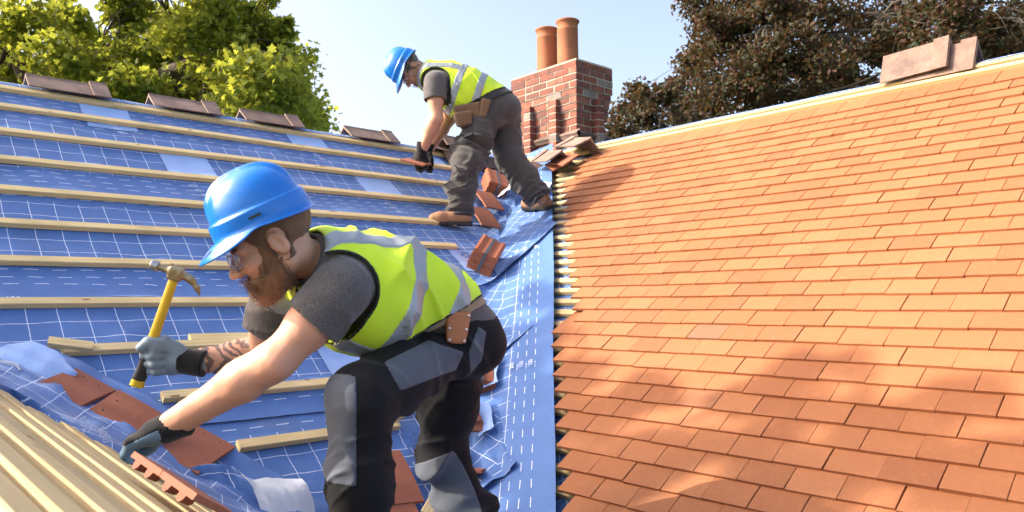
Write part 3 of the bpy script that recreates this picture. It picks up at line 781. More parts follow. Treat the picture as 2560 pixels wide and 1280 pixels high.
# on the wing's ridge at the right
def ridgeB(px, py):
    d = ray(px, py); return d * (XR / d[0])
yb = ridgeB(2215, 195)[1]
put_ridge((XR + .02, yb + .02, ZR + .172), (0, -1, .05), (-.12, 0, 1), 'cracked pink ridge tile on the tiled ridge, upper of the two at the right', which=RTu)
put_ridge((XR + .035, yb - .115, ZR + .150), (0, -1, .0), (-.12, 0, 1), 'pink ridge tile on the tiled ridge, lower of the two at the right', which=RTu)

# plain loose tiles: x across (0.165), y along (0.265); nibs at the head
def nib_tile(name, mat, w=.165, L=.265, t=.0125, nibs=True, camber=.006):
    parts = []; n_ = 6
    V = []; F = []
    for i in range(n_ + 1):
        y = L * i / n_; z = camber * (1 - (2 * y / L - 1) ** 2)
        V += [(0, y, z), (w, y, z), (w, y, z + t), (0, y, z + t)]
    for i in range(n_):
        for k in range(4): F.append((i * 4 + k, i * 4 + (k + 1) % 4, i * 4 + 4 + (k + 1) % 4, i * 4 + 4 + k))
    F = [f[::-1] for f in F] + [(0, 1, 2, 3), tuple(n_ * 4 + k for k in (3, 2, 1, 0))]
    me = mesh_of(name, V, F, mat)
    nv, nf = [], []
    sub = []
    for x in (.032, w - .032 - .03):
        a = np.linspace(0, np.pi, 6); rr = .016
        top = [(x + .015 + rr * math.cos(q), rr * math.sin(q)) for q in a]
        v = [(xx, L - .001, -zz) for xx, zz in top] + [(xx, L - .022, -zz * .8) for xx, zz in top]
        k = len(top); f = [(i, i + 1, k + i + 1, k + i) for i in range(k - 1)] + [tuple(range(k))[::-1], tuple(range(k, 2 * k))]
        sub.append((np.array(v), f))
    nb = [mesh_of('nib', *q, mat) for q in sub]
    hv = []
    for x in (.05, w - .05):
        a = np.linspace(0, 2 * np.pi, 8, endpoint=False)
        hv.append((np.stack([x + .0035 * np.cos(a), L - .035 + .0035 * np.sin(a), np.full(8, t + camber * .5 + .0008)], 1), [tuple(range(8))]))
    hm = [mesh_of('nail_hole', *q, 'dark_gap') for q in hv]
    return me, nb, hm
NT = nib_tile('body', 'loose_tile_clay')
def put_tile(P, xd, nrm, label, group=None, flip=False, lift=0, holes=True):
    xd = np.asarray(xd, float); xd /= np.linalg.norm(xd); nrm = np.asarray(nrm, float); nrm /= np.linalg.norm(nrm)
    y = np.cross(nrm, xd); y /= np.linalg.norm(y); z = np.cross(xd, y)
    M = np.eye(4); M[:3, 0] = xd; M[:3, 1] = y; M[:3, 2] = z; M[:3, 3] = np.asarray(P) + z * lift
    r = empty('clay_tile', M=M, label=label, cat='tile', group=group)
    link('body', NT[0], r); [link('nib', q, r) for q in NT[1]]
    if holes: [link('nail_hole', q, r) for q in NT[2]]
    return r
def tile_px(pa, pb, surf, h, label, group=None, n=None, lift=0):
    """tail edge runs from pixel pa to pixel pb on the given surface; the tile lies beyond it"""
    A0 = surf(*pa, h); B0 = surf(*pb, h); nn = n if n is not None else (nA if surf is onA else nB if surf is onB else nC)
    return put_tile(A0, B0 - A0, nn, label, group, lift=lift)
def tile_head(pa, pb, surf, h, nn, label, lift=0):
    """head edge (with the nibs) runs from pixel pa to pixel pb"""
    A0, B0 = surf(*pa, h), surf(*pb, h); xd = nrm_(B0 - A0); nn = nrm_(nn); y = nrm_(np.cross(nn, xd)); return put_tile(A0 - y * .265, xd, nn, label, lift=lift)
def nrm_(v): return np.asarray(v, float) / np.linalg.norm(v)
def pack(pa, pb, surf, nT, label, nrm, L=.265, seed=0, flipy=False, wob=.004):
    """strapped pack of tiles; top tail edge runs from pixel pa to pb"""
    hgt = nT * .0128; A0 = surf(*pa, hgt); B0 = surf(*pb, hgt)
    xd = B0 - A0; xd = xd - nrm * (xd @ nrm); xd /= np.linalg.norm(xd); y = np.cross(nrm, xd) * (1)
    M = np.eye(4); M[:3, 0] = xd; M[:3, 1] = y; M[:3, 2] = nrm; M[:3, 3] = A0 - nrm * hgt
    r = empty('tile_pack', M=M, label=label, cat='tile pack')
    q = np.random.default_rng(seed)
    for i in range(nT):
        n_ = 10; V = []; ph = 0
        dx, dy = q.normal(0, .002, 2)
        for k in range(n_ + 1):                  # slightly wavy layer
            x = .165 * k / n_; zz = wob * math.sin(k / n_ * 2 * math.pi * 2.5)
            V += [(x + dx, dy, zz), (x + dx, L + dy, zz), (x + dx, L + dy, zz + .0112), (x + dx, dy, zz + .0112)]
        F = []
        for k in range(n_):
            for e in range(4): F.append((k * 4 + e, k * 4 + (e + 1) % 4, k * 4 + 4 + (e + 1) % 4, k * 4 + 4 + e))
        F += [(0, 3, 2, 1), tuple(n_ * 4 + e for e in (0, 1, 2, 3))]
        obj('tile', V, F, 'tile_pack_clay', r, M=[[1, 0, 0, 0], [0, 1, 0, 0], [0, 0, 1, i * .0128 + .004], [0, 0, 0, 1]])
    x0, x1 = .070, .090; z1 = hgt + .007
    strap = [(x0, -.004), (x1, -.004)]
    V = np.array([(x0, -.006, -.001), (x1, -.006, -.001), (x0, -.006, z1), (x1, -.006, z1), (x0, L + .006, z1), (x1, L + .006, z1), (x0, L + .006, -.001), (x1, L + .006, -.001)])
    obj('strap', V, [(0, 1, 3, 2), (2, 3, 5, 4), (4, 5, 7, 6)], 'strap_grey', r)
    return r
simple('strap_grey', (.10, .11, .12), .45)
# strapped packs and loose tiles along the valley
pack((1185, 621), (1240, 648), onA, 11, 'strapped pack of clay tiles in the valley below the far worker', nA, seed=3)
pack((1226, 452), (1272, 468), onA, 10, 'strapped pack of clay tiles partly behind the far worker\'s rear leg', nA, seed=4, wob=.001)
pack((1164, 938), (1200, 948), onA, 7, 'pack of clay tiles half hidden behind the near worker\'s hip', nA, seed=5)
tile_px((1213, 523), (1266, 533), onA, .03, 'loose clay tile in the valley, upper one of the pair below the far worker', lift=.012)
tile_px((1203, 564), (1256, 574), onA, .03, 'loose clay tile stamped with letters, lower one of the pair below the far worker')
tl = bpy.data.objects[-1] if False else None
def tile_text(parent_label, body):
    for o in S.objects:
        if o.get('label') == parent_label:
            link('stamped_text', text_mesh('stamp', body, .026, 'stamp_dark'), o, [[1, 0, 0, .083], [0, 1, 0, .235], [0, 0, 1, .0205], [0, 0, 0, 1]])
simple('stamp_dark', (.22, .07, .035), .9)
tile_text('loose clay tile stamped with letters, lower one of the pair below the far worker', 'ACME')
tile_px((962, 1268), (1049, 1258), onA, .03, 'loose clay tile lying between the near worker\'s legs')
tile_px((966, 1345), (1046, 1330), onA, .02, 'loose clay tile at the bottom edge between the near worker\'s legs')
tile_px((1050, 1192), (1110, 1206), onA, .03, 'loose clay tile behind the near worker\'s rear knee')
tile_px((1062, 1198), (1122, 1212), onA, .045, 'clay tile stacked on another behind the near worker\'s rear knee')
put_tile(onB(1205, 1222, .0), np.array([.12, .10, -.02]) , nB * .6 + nA * .4, 'loose clay tile to the right of the near worker\'s rear leg', lift=.06)
tile_px((1132, 1078), (1172, 1080), onA, .07, 'loose clay tile beside the near worker\'s thigh, upper one of two')
tile_px((1124, 1060), (1162, 1058), onA, .09, 'loose clay tile beside the near worker\'s thigh, lower one of two')
# tiles lying in the fold beside the near battens
tile_head((205, 1040), (293, 981), onA, .10, nA * .8 + np.array([.15, -.1, .3]), 'clay tile with two nail holes lying on the membrane behind the gloved hand')
P1, P2 = onA(60, 978, .13), onA(262, 1088, .12)
put_tile(P1 + np.array([0, 0, 0]), P2 - P1, V3(.05, .97, -.10), 'clay tile leaning edge-on in the fold beside the battens')
P1, P2 = onA(385, 1133, .09), onA(455, 1172, .09)
put_tile(P1, P2 - P1, V3(.05, .97, -.10), 'clay tile in the fold to the right of the gloved hand')
# tiles being laid on the near battens: heads with nibs towards the camera's left
P1, P2 = onC(304, 1170, .045), onC(386, 1232, .045)
for k, nm in enumerate(('clay tile with nibs being set on the battens by the gloved hand', 'second clay tile with nibs laid on the near battens')):
    q = P1 + (P2 - P1) / np.linalg.norm(P2 - P1) * (.168 * k)
    hd = (P2 - P1) / np.linalg.norm(P2 - P1)      # head edge runs along the battens, the tile falls towards +X
    yd = np.cross(nC, -hd)
    put_tile(q + hd * .165 - np.cross(nC, -hd) * .265, -hd, nC + .10 * np.cross(nC, hd), nm)
# batten offcuts
def offcut(P, d, nrm, L, label, w=.044, t=.026, seed=0):
    V, F = batten(L, w, t, seed); d = np.asarray(d, float); d /= np.linalg.norm(d); y = np.cross(nrm, d); y /= np.linalg.norm(y); z = np.cross(d, y)
    M = np.eye(4); M[:3, 0] = d; M[:3, 1] = y; M[:3, 2] = z; M[:3, 3] = P
    return tag(obj('batten_offcut', V, F, 'batten_wood', M=M), label, 'batten')
offcut(onA(118, 862, .02), onA(203, 872, .02) - onA(118, 862, .02), nA, .15, 'short batten offcut lying left of the raised hammer', seed=71)
offcut(onA(975, 1052, .02), onA(1026, 1022, .02) - onA(975, 1052, .02), nA, .22, 'batten offcut lying behind the near worker\'s knees', seed=72)
offcut(onA(1060, 1295, .03), onA(1085, 1250, .03) - onA(1060, 1295, .03), nA, .16, 'batten offcut at the bottom edge beside the near worker\'s rear leg', seed=73)
# old ridge tiles heaped round the foot of the chimney
def heap(px, py, d, xd, up, label, which=RTo):
    put_ridge(at(px, py, d), xd, up, label, group='old ridge tiles heaped by the chimney', which=which)
Xd, Yd = np.array([1., 0, 0]), np.array([0, 1., 0])
heap(1047, 352, 6.35, (1, .25, .0), (0, .2, 1), 'old dark ridge tile by the far worker\'s glove')
heap(1105, 335, 6.5, (1, -.2, -.1), (0, -.1, 1), 'old dark ridge tile above the far worker\'s knee, top of the heap')
heap(1110, 375, 6.4, (1, .0, -.05), (0, -.3, 1), 'old dark ridge tile behind the far worker\'s knee')
heap(1190, 385, 6.6, (1, -.1, -.05), (0, -.2, 1), 'old dark ridge tile seen between the far worker\'s legs')
def heapB(px, py, h, xd, up, label):
    put_ridge(onB(px, py, h), xd, up, label, group='ridge tiles heaped at the top of the valley', which=RT)
heapB(1303, 392, .13, V3(.80, -.30, -.1), V3(.35, .85, -.35), 'brown ridge tile lying behind the far worker\'s calf')
heapB(1405, 374, .15, V3(-.28, .10, .9), V3(.12, .95, -.2), 'brown ridge tile standing open end forward beside the first tiles')
heapB(1478, 342, .15, V3(-.28, .12, .9), V3(.25, .9, -.2), 'brown ridge tile leaning in front of the chimney corner')
tile_px((1385, 432), (1478, 378), onB, .02, 'loose orange tile leaning at the top of the valley, lower of two', lift=.01)
tile_px((1412, 425), (1490, 372), onB, .03, 'loose orange tile leaning at the top of the valley, upper of two', lift=.03)

# ================================================================== TREES
def leafmat(name, cols, trans=.45, rough=.5, tcol=None):
    m, n, b = nodes(name); a = n.nodes.new('ShaderNodeAttribute'); a.attribute_name = 'rnd'
    c = ramp(n, a.outputs['Fac'], [(i / (len(cols) - 1), q) for i, q in enumerate(cols)])
    out = n.nodes['Material Output']; n.links.new(c, b.inputs['Base Color']); b.inputs['Roughness'].default_value = rough
    t = n.nodes.new('ShaderNodeBsdfTranslucent'); tc = mix(n, .5, c, tcol or cols[-1]); n.links.new(tc, t.inputs[0])
    mx = n.nodes.new('ShaderNodeMixShader'); mx.inputs[0].default_value = trans
    n.links.new(b.outputs[0], mx.inputs[1]); n.links.new(t.outputs[0], mx.inputs[2]); n.links.new(mx.outputs[0], out.inputs[0])
leafmat('leaf_green', [(.12, .16, .018), (.16, .21, .025), (.20, .25, .03), (.25, .28, .035)], .68, .6, (.55, .56, .06))
leafmat('leaf_copper', [(.014, .024, .008), (.026, .042, .010), (.042, .036, .012), (.085, .030, .020), (.06, .056, .016)], .36, .7, (.18, .09, .03))
simple('bark', (.085, .06, .042), .9, 30, .8, .5, vscale=6)
simple('bark_pale', (.06, .055, .045), .9, 30, .8, .4, vscale=6)
def leaves(P, size, shape, up=.5, seed=0, spread=1.):
    """one mesh of folded leaves at the points P"""
    r = np.random.default_rng(seed); n_ = len(P); sh = np.asarray(shape, float)
    nrm = r.normal(0, 1, (n_, 3)) * spread; nrm[:, 2] += up; nrm /= np.linalg.norm(nrm, axis=1)[:, None]
    t = r.normal(0, 1, (n_, 3)); t[:, 2] -= .4; x = t - nrm * np.sum(t * nrm, 1)[:, None]; x /= np.linalg.norm(x, axis=1)[:, None]; y = np.cross(nrm, x)
    sz = size * r.uniform(.6, 1.25, n_)
    fold = np.abs(sh[:, 1]) * .35
    V = P[:, None] + sz[:, None, None] * (sh[None, :, 0, None] * x[:, None] + sh[None, :, 1, None] * y[:, None] + fold[None, :, None] * nrm[:, None] * r.uniform(-.5, 1, (n_, 1, 1)))
    return V, np.repeat(r.uniform(0, 1, n_), len(sh))
MAPLE = [(0, 0), (.18, .22), (.1, .55), (.38, .30), (.62, .52), (.68, .2), (1.05, 0), (.68, -.2), (.62, -.52), (.38, -.30), (.1, -.55), (.18, -.22)]
MAPLEF = [(0, 1, 3, 9, 11), (1, 2, 3), (3, 4, 5), (9, 10, 11), (7, 8, 9), (3, 5, 6, 7, 9)]
BEECH = [(0, 0), (.3, .28), (.7, .26), (1, 0), (.7, -.26), (.3, -.28)]
BEECHF = [(0, 1, 2, 3), (0, 3, 4, 5)]
def crown(name, P, size, shape, faces, mat, parent, seed, up=.5):
    V, rn = leaves(P, size, shape, up, seed); k = len(shape); n_ = len(P)
    Vf = V.reshape(-1, 3)
    F = [tuple(i + b * k for i in f) for b in range(n_) for f in faces]
    me = mesh_of(name, Vf, F, mat); a = me.attributes.new('rnd', 'FLOAT', 'POINT'); a.data.foreach_set('value', rn.astype(np.float32))
    o = link(name, me, parent); o['kind'] = 'stuff'; return o
def branch_path(P, Q, wig, seed, n_=8):
    r = np.random.default_rng(seed); t = np.linspace(0, 1, n_)[:, None]; d = np.linalg.norm(Q - P)
    mid = r.normal(0, wig * d, (2, 3)); return P * (1 - t) + Q * t + np.sin(t * np.pi) * mid[0] + np.sin(t * 2 * np.pi) * mid[1] * .5
def clump_points(C, R, n_, r, flat=.75, shell=.45):
    d = r.normal(0, 1, (n_, 3)); d /= np.linalg.norm(d, axis=1)[:, None]; rad = R * (shell + (1 - shell) * r.uniform(0, 1, n_)) ** 1
    p = d * rad[:, None]; p[:, 2] *= flat; return C + p
def tree(name, label, base, trunk_top, clumps, leaf, size, shape, faces, mat, seed, tr=.28, bark='bark', dens=1., extra=None, fork=None, twig=.012, spray=None):
    r = np.random.default_rng(seed); t = empty(name, base, label, 'tree'); b0 = np.asarray(base, float)
    path = branch_path(b0, trunk_top, .03, seed, 10)
    V, F = tube(path - b0, np.linspace(tr * 1.25, tr * .6, 10), 14); obj('trunk', V, F, bark, t, True)
    pts = []; lim = []; tw = []
    for C, R, cnt in clumps:
        C = np.asarray(C, float)
        j = trunk_top if fork is None else fork[int(np.argmin([np.linalg.norm(C - f) for f in fork]))]
        bp = branch_path(np.asarray(j, float), C, .10, int(r.integers(1e6)), 9); lim.append(tube(bp - b0, np.linspace(max(.025, R * .045), .010, 9), 7))
        m_ = max(4, int(cnt * dens / 55)); sub = clump_points(C, R * .85, m_, r, .8, .3)
        for s_ in sub:
            q = bp[int(r.integers(4, 9))]; tp = branch_path(q, s_, .12, int(r.integers(1e6)), 5); tw.append(tube(tp - b0, np.linspace(twig, .004, 5), 4))
            k = int(55 * r.uniform(.5, 1.5)); pp = s_ + r.normal(0, R * .17, (k, 3)) * [1, 1, .75]; pts.append(pp)
    if fork is not None:
        for f_ in fork: lim.append(tube(branch_path(np.asarray(trunk_top, float), np.asarray(f_, float), .06, int(r.integers(1e6)), 9) - b0, np.linspace(tr * .6, tr * .28, 9), 9))
    if extra is not None: pts.append(extra)
    for i, (v, f) in enumerate(lim): obj('limb', v, f, bark, t, True)
    V, F = cat(tw); o = obj('twigs', V, F, bark, t, True); o['kind'] = 'stuff'
    pts = np.concatenate(pts) - b0; print(name, 'leaves', len(pts))
    crown('crown', pts, size, shape, faces, mat, t, seed, .6)
    return t
def C(x, y, d, R, cnt): return (at(x, y, d), R, cnt)
# green tree behind the main ridge at the left
D0 = 11.5
cl_ = []
q = np.random.default_rng(5)
outline = [(-260, -200), (-120, -60), (30, -130), (180, -80), (330, -140), (470, -60), (-200, 60), (-60, 90), (70, 60), (190, 50), (320, 20), (430, 60), (545, 60), (500, 120), (610, 130), (420, 165), (300, 130), (150, 150), (20, 180), (-120, 220), (210, 215), (340, 230), (470, 240), (580, 215), (660, 190), (700, 240), (620, 275), (520, 300), (400, 300), (690, 285), (740, 295), (560, 20), (-330, 20), (-300, 190), (640, 80), (700, 140), (60, 270), (240, 290)]
for (x, y) in outline:
    d = D0 + q.uniform(-1.6, 2.2); R = q.uniform(.52, .76)
    cl_.append(C(x, y, d, R, 1250))
for (x, y, R, n_) in [(725, 70, .20, 90), (640, 15, .22, 90), (690, 110, .25, 120), (745, 200, .22, 150), (765, 270, .2, 150), (775, 310, .18, 120), (660, -10, .25, 110), (560, -40, .4, 200)]:
    cl_.append(C(x, y, D0 - .4, R, n_))
jt = at(120, 330, 11.9)
tree('green_tree', 'tall green broad-leaved tree behind the left ridge', (*(at(120, 330, 11.9)[:2]), GZ), at(100, 300, 11.9), cl_, None, .095, MAPLE, MAPLEF, 'leaf_green', 5, .30,
     fork=[at(20, 110, 11.7), at(250, 215, 11.6), at(520, 150, 11.2), at(430, 250, 12)])
# darker tree filling in behind it
cl_ = []
for (x, y) in [(560, 150), (640, 200), (700, 230), (600, 260), (520, 230), (660, 290), (740, 290), (480, 290), (430, 210), (760, 320), (570, 320), (690, 330), (340, 260), (250, 250), (150, 230), (50, 220), (620, 120), (380, 130), (200, 120)]:
    cl_.append(C(x, y, 15.5 + q.uniform(-1, 1.5), q.uniform(.6, .85), 800))
tree('background_tree', 'darker green tree showing behind the right side of the big green tree', (*(at(560, 300, 16)[:2]), GZ), at(560, 330, 16), cl_, None, .105, MAPLE, MAPLEF, 'leaf_green', 9, .25)
# copper beech behind the tiled ridge at the right
cl_ = []
q = np.random.default_rng(15)
pts_ = [(1760, 10), (1800, 60), (1850, 20), (1850, 110), (1790, 140), (1730, 170), (1700, 200), (1660, 250), (1610, 275), (1570, 290), (1560, 320), (1640, 310), (1720, 260), (1740, 300), (1800, 220), (1820, 270), (1880, 180), (1900, 90), (1930, 30), (1960, 130), (1950, 220), (1900, 250), (1990, 60), (2030, 160), (2060, 20), (2090, 110), (2110, 190), (2020, 230), (2150, 50), (2180, 140), (2230, 20), (2250, 100), (2300, 50), (2330, 120), (2380, 20), (2400, 90), (2450, 130), (2480, 60), (2540, 110), (2560, 40), (2600, 10), (2620, 110), (2440, -40), (2200, -70), (1980, -70), (1820, -60), (2600, -80), (2700, 60), (2340, -100), (2100, 240), (2520, 150), (1690, 320), (1590, 250), (1770, 80)]
for (x, y) in pts_:
    d = 10.6 + q.uniform(-1.3, 2.2); edge = x < 1760
    cl_.append(C(x, y, d, q.uniform(.30, .42) if edge else q.uniform(.42, .60), 620 if edge else 1100))
tree('copper_beech', 'dark copper-leaved tree behind the tiled ridge at the right', (*(at(2300, 200, 12.3)[:2]), GZ), at(2290, 190, 12.3), cl_, None, .070, BEECH, BEECHF, 'leaf_copper', 15, .26, bark='bark_pale',
     fork=[at(2420, 20, 12), at(2200, 60, 11.8), at(1950, 180, 11.4), at(2480, 40, 12.2), at(2050, 90, 11.6)], twig=.006)

# unseen tree added left of view, clumps placed to shade valley and lower tiles
q = np.random.default_rng(41); cl_ = []; Dm = 7.5
shade = [(1345, 860), (1330, 1000), (1340, 1150), (1450, 930), (1480, 1060), (1560, 1150), (1620, 960), (1700, 1080), (1850, 1010), (1880, 1150), (2000, 930), (2080, 1110), (2230, 1040), (2330, 1180), (2450, 1000), (2520, 1160), (1330, 740), (1360, 800), (1310, 820), (1350, 930), (1365, 1060), (1300, 900), (1295, 1070), (1350, 1220), (1300, 1180), (1300, 1260), (2600, 1250), (1450, 1230)]
for (x, y) in shade:
    cl_.append((onB(x, y) + sdir * (Dm + q.uniform(-.8, .8)) + q.normal(0, .04, 3), q.uniform(.15, .22), 120 if x < 1400 else 72))
tb = onB(1900, 1060) + sdir * Dm; tb = np.array([tb[0] - 1.5, tb[1] + 1.2, GZ])
tree('added_shade_tree', 'unseen leafy tree added outside the left edge to shade the valley and lower tiles', tb, np.array([tb[0] + .2, tb[1], tb[2] + 8.2]), cl_, None, .085, MAPLE, MAPLEF, 'leaf_green', 43, .22)
# ================================================================== SCULPTING KIT: implicit surfaces turned into meshes
def nrmz(v):
    v = np.asarray(v, float); return v / (np.linalg.norm(v) + 1e-12)
_tab3 = np.random.default_rng(99).uniform(-1, 1, (32, 32, 32)).astype(np.float32)
def vn3(P, seed=0):
    P = P + seed * 7.31; I = np.floor(P).astype(np.int32); f = P - I; f = f * f * (3 - 2 * f); I &= 31; J = (I + 1) & 31
    x, y, z = f[:, 0], f[:, 1], f[:, 2]; t = _tab3
    a = t[I[:, 0], I[:, 1], I[:, 2]] * (1 - x) + t[J[:, 0], I[:, 1], I[:, 2]] * x
    b = t[I[:, 0], J[:, 1], I[:, 2]] * (1 - x) + t[J[:, 0], J[:, 1], I[:, 2]] * x
    c = t[I[:, 0], I[:, 1], J[:, 2]] * (1 - x) + t[J[:, 0], I[:, 1], J[:, 2]] * x
    d = t[I[:, 0], J[:, 1], J[:, 2]] * (1 - x) + t[J[:, 0], J[:, 1], J[:, 2]] * x
    return (a * (1 - y) + b * y) * (1 - z) + (c * (1 - y) + d * y) * z
def smin(a, b, k):
    h = np.clip(.5 + .5 * (b - a) / k, 0, 1); return b * (1 - h) + a * h - k * h * (1 - h)
def smax(a, b, k): return -smin(-a, -b, k)
def seg(P, a, b):
    a = np.asarray(a, float); b = np.asarray(b, float); ab = b - a
    t = np.clip(((P - a) @ ab) / (ab @ ab + 1e-12), 0, 1); return np.linalg.norm(P - a - t[:, None] * ab, axis=1), t
def rc(P, a, b, ra, rb):
    d, t = seg(P, a, b); return d - (ra + (rb - ra) * t)
def chain(P, pts, rad, k=.02):
    d = None
    for i in range(len(pts) - 1):
        e = rc(P, pts[i], pts[i + 1], rad[i], rad[i + 1]); d = e if d is None else smin(d, e, k)
    return d
def ell(P, c, r, R=None):
    q = P - np.asarray(c, float)
    if R is not None: q = q @ R
    r = np.asarray(r, float); k0 = np.linalg.norm(q / r, axis=1); k1 = np.linalg.norm(q / (r * r), axis=1)
    return k0 * (k0 - 1) / (k1 + 1e-9)
def plane(P, o, n): return (P - np.asarray(o, float)) @ nrmz(n)
def rbox(P, M, half, r):
    q = np.abs(Ti(M, P)) - (np.asarray(half) - r); return np.linalg.norm(np.maximum(q, 0), axis=1) + np.minimum(q.max(1), 0) - r
def spine_sdf(P, pts, side, rs, rf, cap=.5):
    """elliptical loft along a polyline; returns distance, parameter, side and front coordinates"""
    pts = np.asarray(pts, float); best = None
    Lq = np.r_[0, np.cumsum(np.linalg.norm(np.diff(pts, axis=0), axis=1))]
    for i in range(len(pts) - 1):
        d, t = seg(P, pts[i], pts[i + 1])
        if best is None: best = d.copy(); tt = t + i
        else:
            m = d < best; best[m] = d[m]; tt[m] = t[m] + i
    x = np.arange(len(pts)); c = np.stack([np.interp(tt, x, pts[:, k]) for k in range(3)], 1)
    tg = np.gradient(pts, axis=0); tg /= np.linalg.norm(tg, axis=1)[:, None]
    tgi = np.stack([np.interp(tt, x, tg[:, k]) for k in range(3)], 1); tgi /= np.linalg.norm(tgi, axis=1)[:, None]
    sd = np.asarray(side, float); s = sd - tgi * (tgi @ sd)[:, None]; s /= np.linalg.norm(s, axis=1)[:, None]; f = np.cross(s, tgi)
    d = P - c; a = np.interp(tt, x, rs); b = np.interp(tt, x, rf); ra = np.minimum(a, b) * cap
    sx, fx, ax = np.sum(d * s, 1), np.sum(d * f, 1), np.sum(d * tgi, 1)
    q = np.sqrt((sx / a) ** 2 + (fx / b) ** 2 + (ax / ra) ** 2)
    return (q - 1) * np.minimum(a, b) * .95, tt, sx, fx
def isomesh(f, lo, hi, h):
    """surface nets over a block-sparse grid"""
    lo = np.asarray(lo, float); n = np.ceil((np.asarray(hi) - lo) / h).astype(int) + 1
    B = 4; nb = (n + B - 1) // B; n = nb * B
    ii = np.stack(np.meshgrid(*[np.arange(k) for k in nb], indexing='ij'), -1).reshape(-1, 3)
    cen = lo + (ii * B + (B - 1) / 2) * h
    d0 = f(cen); act = np.abs(d0) < h * B * .87 * 1.5 + .006
    vol = np.repeat(np.repeat(np.repeat(d0.reshape(nb).astype(np.float32), B, 0), B, 1), B, 2)
    loc = np.stack(np.meshgrid(*[np.arange(B)] * 3, indexing='ij'), -1).reshape(-1, 3)
    A = ii[act]
    for k in range(0, len(A), 3000):
        g = (A[k:k + 3000, None] * B + loc[None]).reshape(-1, 3); v = f(lo + g * h); vol[g[:, 0], g[:, 1], g[:, 2]] = v
    ins = vol < 0
    c8 = np.zeros(np.array(vol.shape) - 1, np.int8)
    for dx in (0, 1):
        for dy in (0, 1):
            for dz in (0, 1): c8 += ins[dx:dx + c8.shape[0], dy:dy + c8.shape[1], dz:dz + c8.shape[2]]
    cells = np.argwhere((c8 > 0) & (c8 < 8)); vid = np.full(c8.shape, -1, np.int64); vid[tuple(cells.T)] = np.arange(len(cells))
    acc = np.zeros((len(cells), 3)); cnt = np.zeros(len(cells))
    co = [(a, b, c) for a in (0, 1) for b in (0, 1) for c in (0, 1)]
    for p in co:
        for ax in range(3):
            if p[ax]: continue
            q = list(p); q[ax] = 1
            va = vol[cells[:, 0] + p[0], cells[:, 1] + p[1], cells[:, 2] + p[2]]; vb = vol[cells[:, 0] + q[0], cells[:, 1] + q[1], cells[:, 2] + q[2]]
            m = (va < 0) != (vb < 0); t = np.where(m, va / np.where(m, va - vb, 1), 0)
            X = np.array(p, float)[None] + np.zeros((len(cells), 3)); X[:, ax] += t; acc[m] += X[m]; cnt[m] += 1
    V = lo + (cells + acc / np.maximum(cnt, 1)[:, None]) * h
    F = []
    for ax in range(3):
        o1, o2 = [(1, 2), (2, 0), (0, 1)][ax]
        sl0 = [slice(None)] * 3; sl1 = [slice(None)] * 3; sl0[ax] = slice(0, -1); sl1[ax] = slice(1, None)
        e = ins[tuple(sl0)] != ins[tuple(sl1)]; E = np.argwhere(e); E = E[(E[:, o1] > 0) & (E[:, o2] > 0) & (E[:, o1] < c8.shape[o1]) & (E[:, o2] < c8.shape[o2])]
        if not len(E): continue
        def at_(d1, d2):
            q = E.copy(); q[:, o1] -= d1; q[:, o2] -= d2; return vid[q[:, 0], q[:, 1], q[:, 2]]
        quad = np.stack([at_(1, 1), at_(0, 1), at_(0, 0), at_(1, 0)], 1)
        fl = ins[E[:, 0], E[:, 1], E[:, 2]]; quad[~fl] = quad[~fl][:, ::-1]; F.append(quad)
    if not F: return np.zeros((0, 3)), np.zeros((0, 4), int)
    F = np.concatenate(F); F = F[(F >= 0).all(1)]
    # one relaxation pass to take the grid feel out
    S_ = V.copy(); N_ = np.ones(len(V))
    for k in range(4):
        a, b = F[:, k], F[:, (k + 1) % 4]
        np.add.at(S_, a, V[b]); np.add.at(N_, a, 1)
    V = V * .45 + (S_ / N_[:, None]) * .55
    return V, F
def pieces(V, F):
    lab = np.arange(len(V))
    for _ in range(400):
        m = lab[F].min(1); new = lab.copy()
        for k in range(4): np.minimum.at(new, F[:, k], m)
        new = new[new]
        if (new == lab).all(): break
        lab = new
    fl = lab[F[:, 0]]; out = []
    for r in np.unique(fl):
        q = F[fl == r]
        if len(q) < 40: continue
        u, inv = np.unique(q, return_inverse=True); out.append((V[u], inv.reshape(q.shape)))
    return out
def sculpt(name, f, lo, hi, h, mat, parent, base, attrs=None, split=False):
    V, F = isomesh(f, lo, hi, h)
    if split:
        for v, q in pieces(V, F): obj(name, v - base, q, mat, parent, True)
        return None
    if not len(F): print('EMPTY', name); return None
    me = bpy.data.meshes.new(name); me.vertices.add(len(V)); me.vertices.foreach_set('co', (V - base).astype(np.float32).ravel())
    me.loops.add(len(F) * 4); me.loops.foreach_set('vertex_index', F.astype(np.int32).ravel())
    me.polygons.add(len(F)); me.polygons.foreach_set('loop_start', np.arange(0, len(F) * 4, 4, dtype=np.int32))
    me.polygons.foreach_set('loop_total', np.full(len(F), 4, np.int32)) if False else None
    me.update(calc_edges=True); me.validate()
    me.polygons.foreach_set('use_smooth', [True] * len(me.polygons)); me.materials.append(MATS[mat])
    if attrs and len(me.vertices) == len(V):
        for k, g in attrs.items():
            a = me.attributes.new(k, 'FLOAT', 'POINT'); a.data.foreach_set('value', np.asarray(g(V), np.float32))
    return link(name, me, parent)
def bounds(pts, m):
    pts = np.asarray(pts); return pts.min(0) - m, pts.max(0) + m

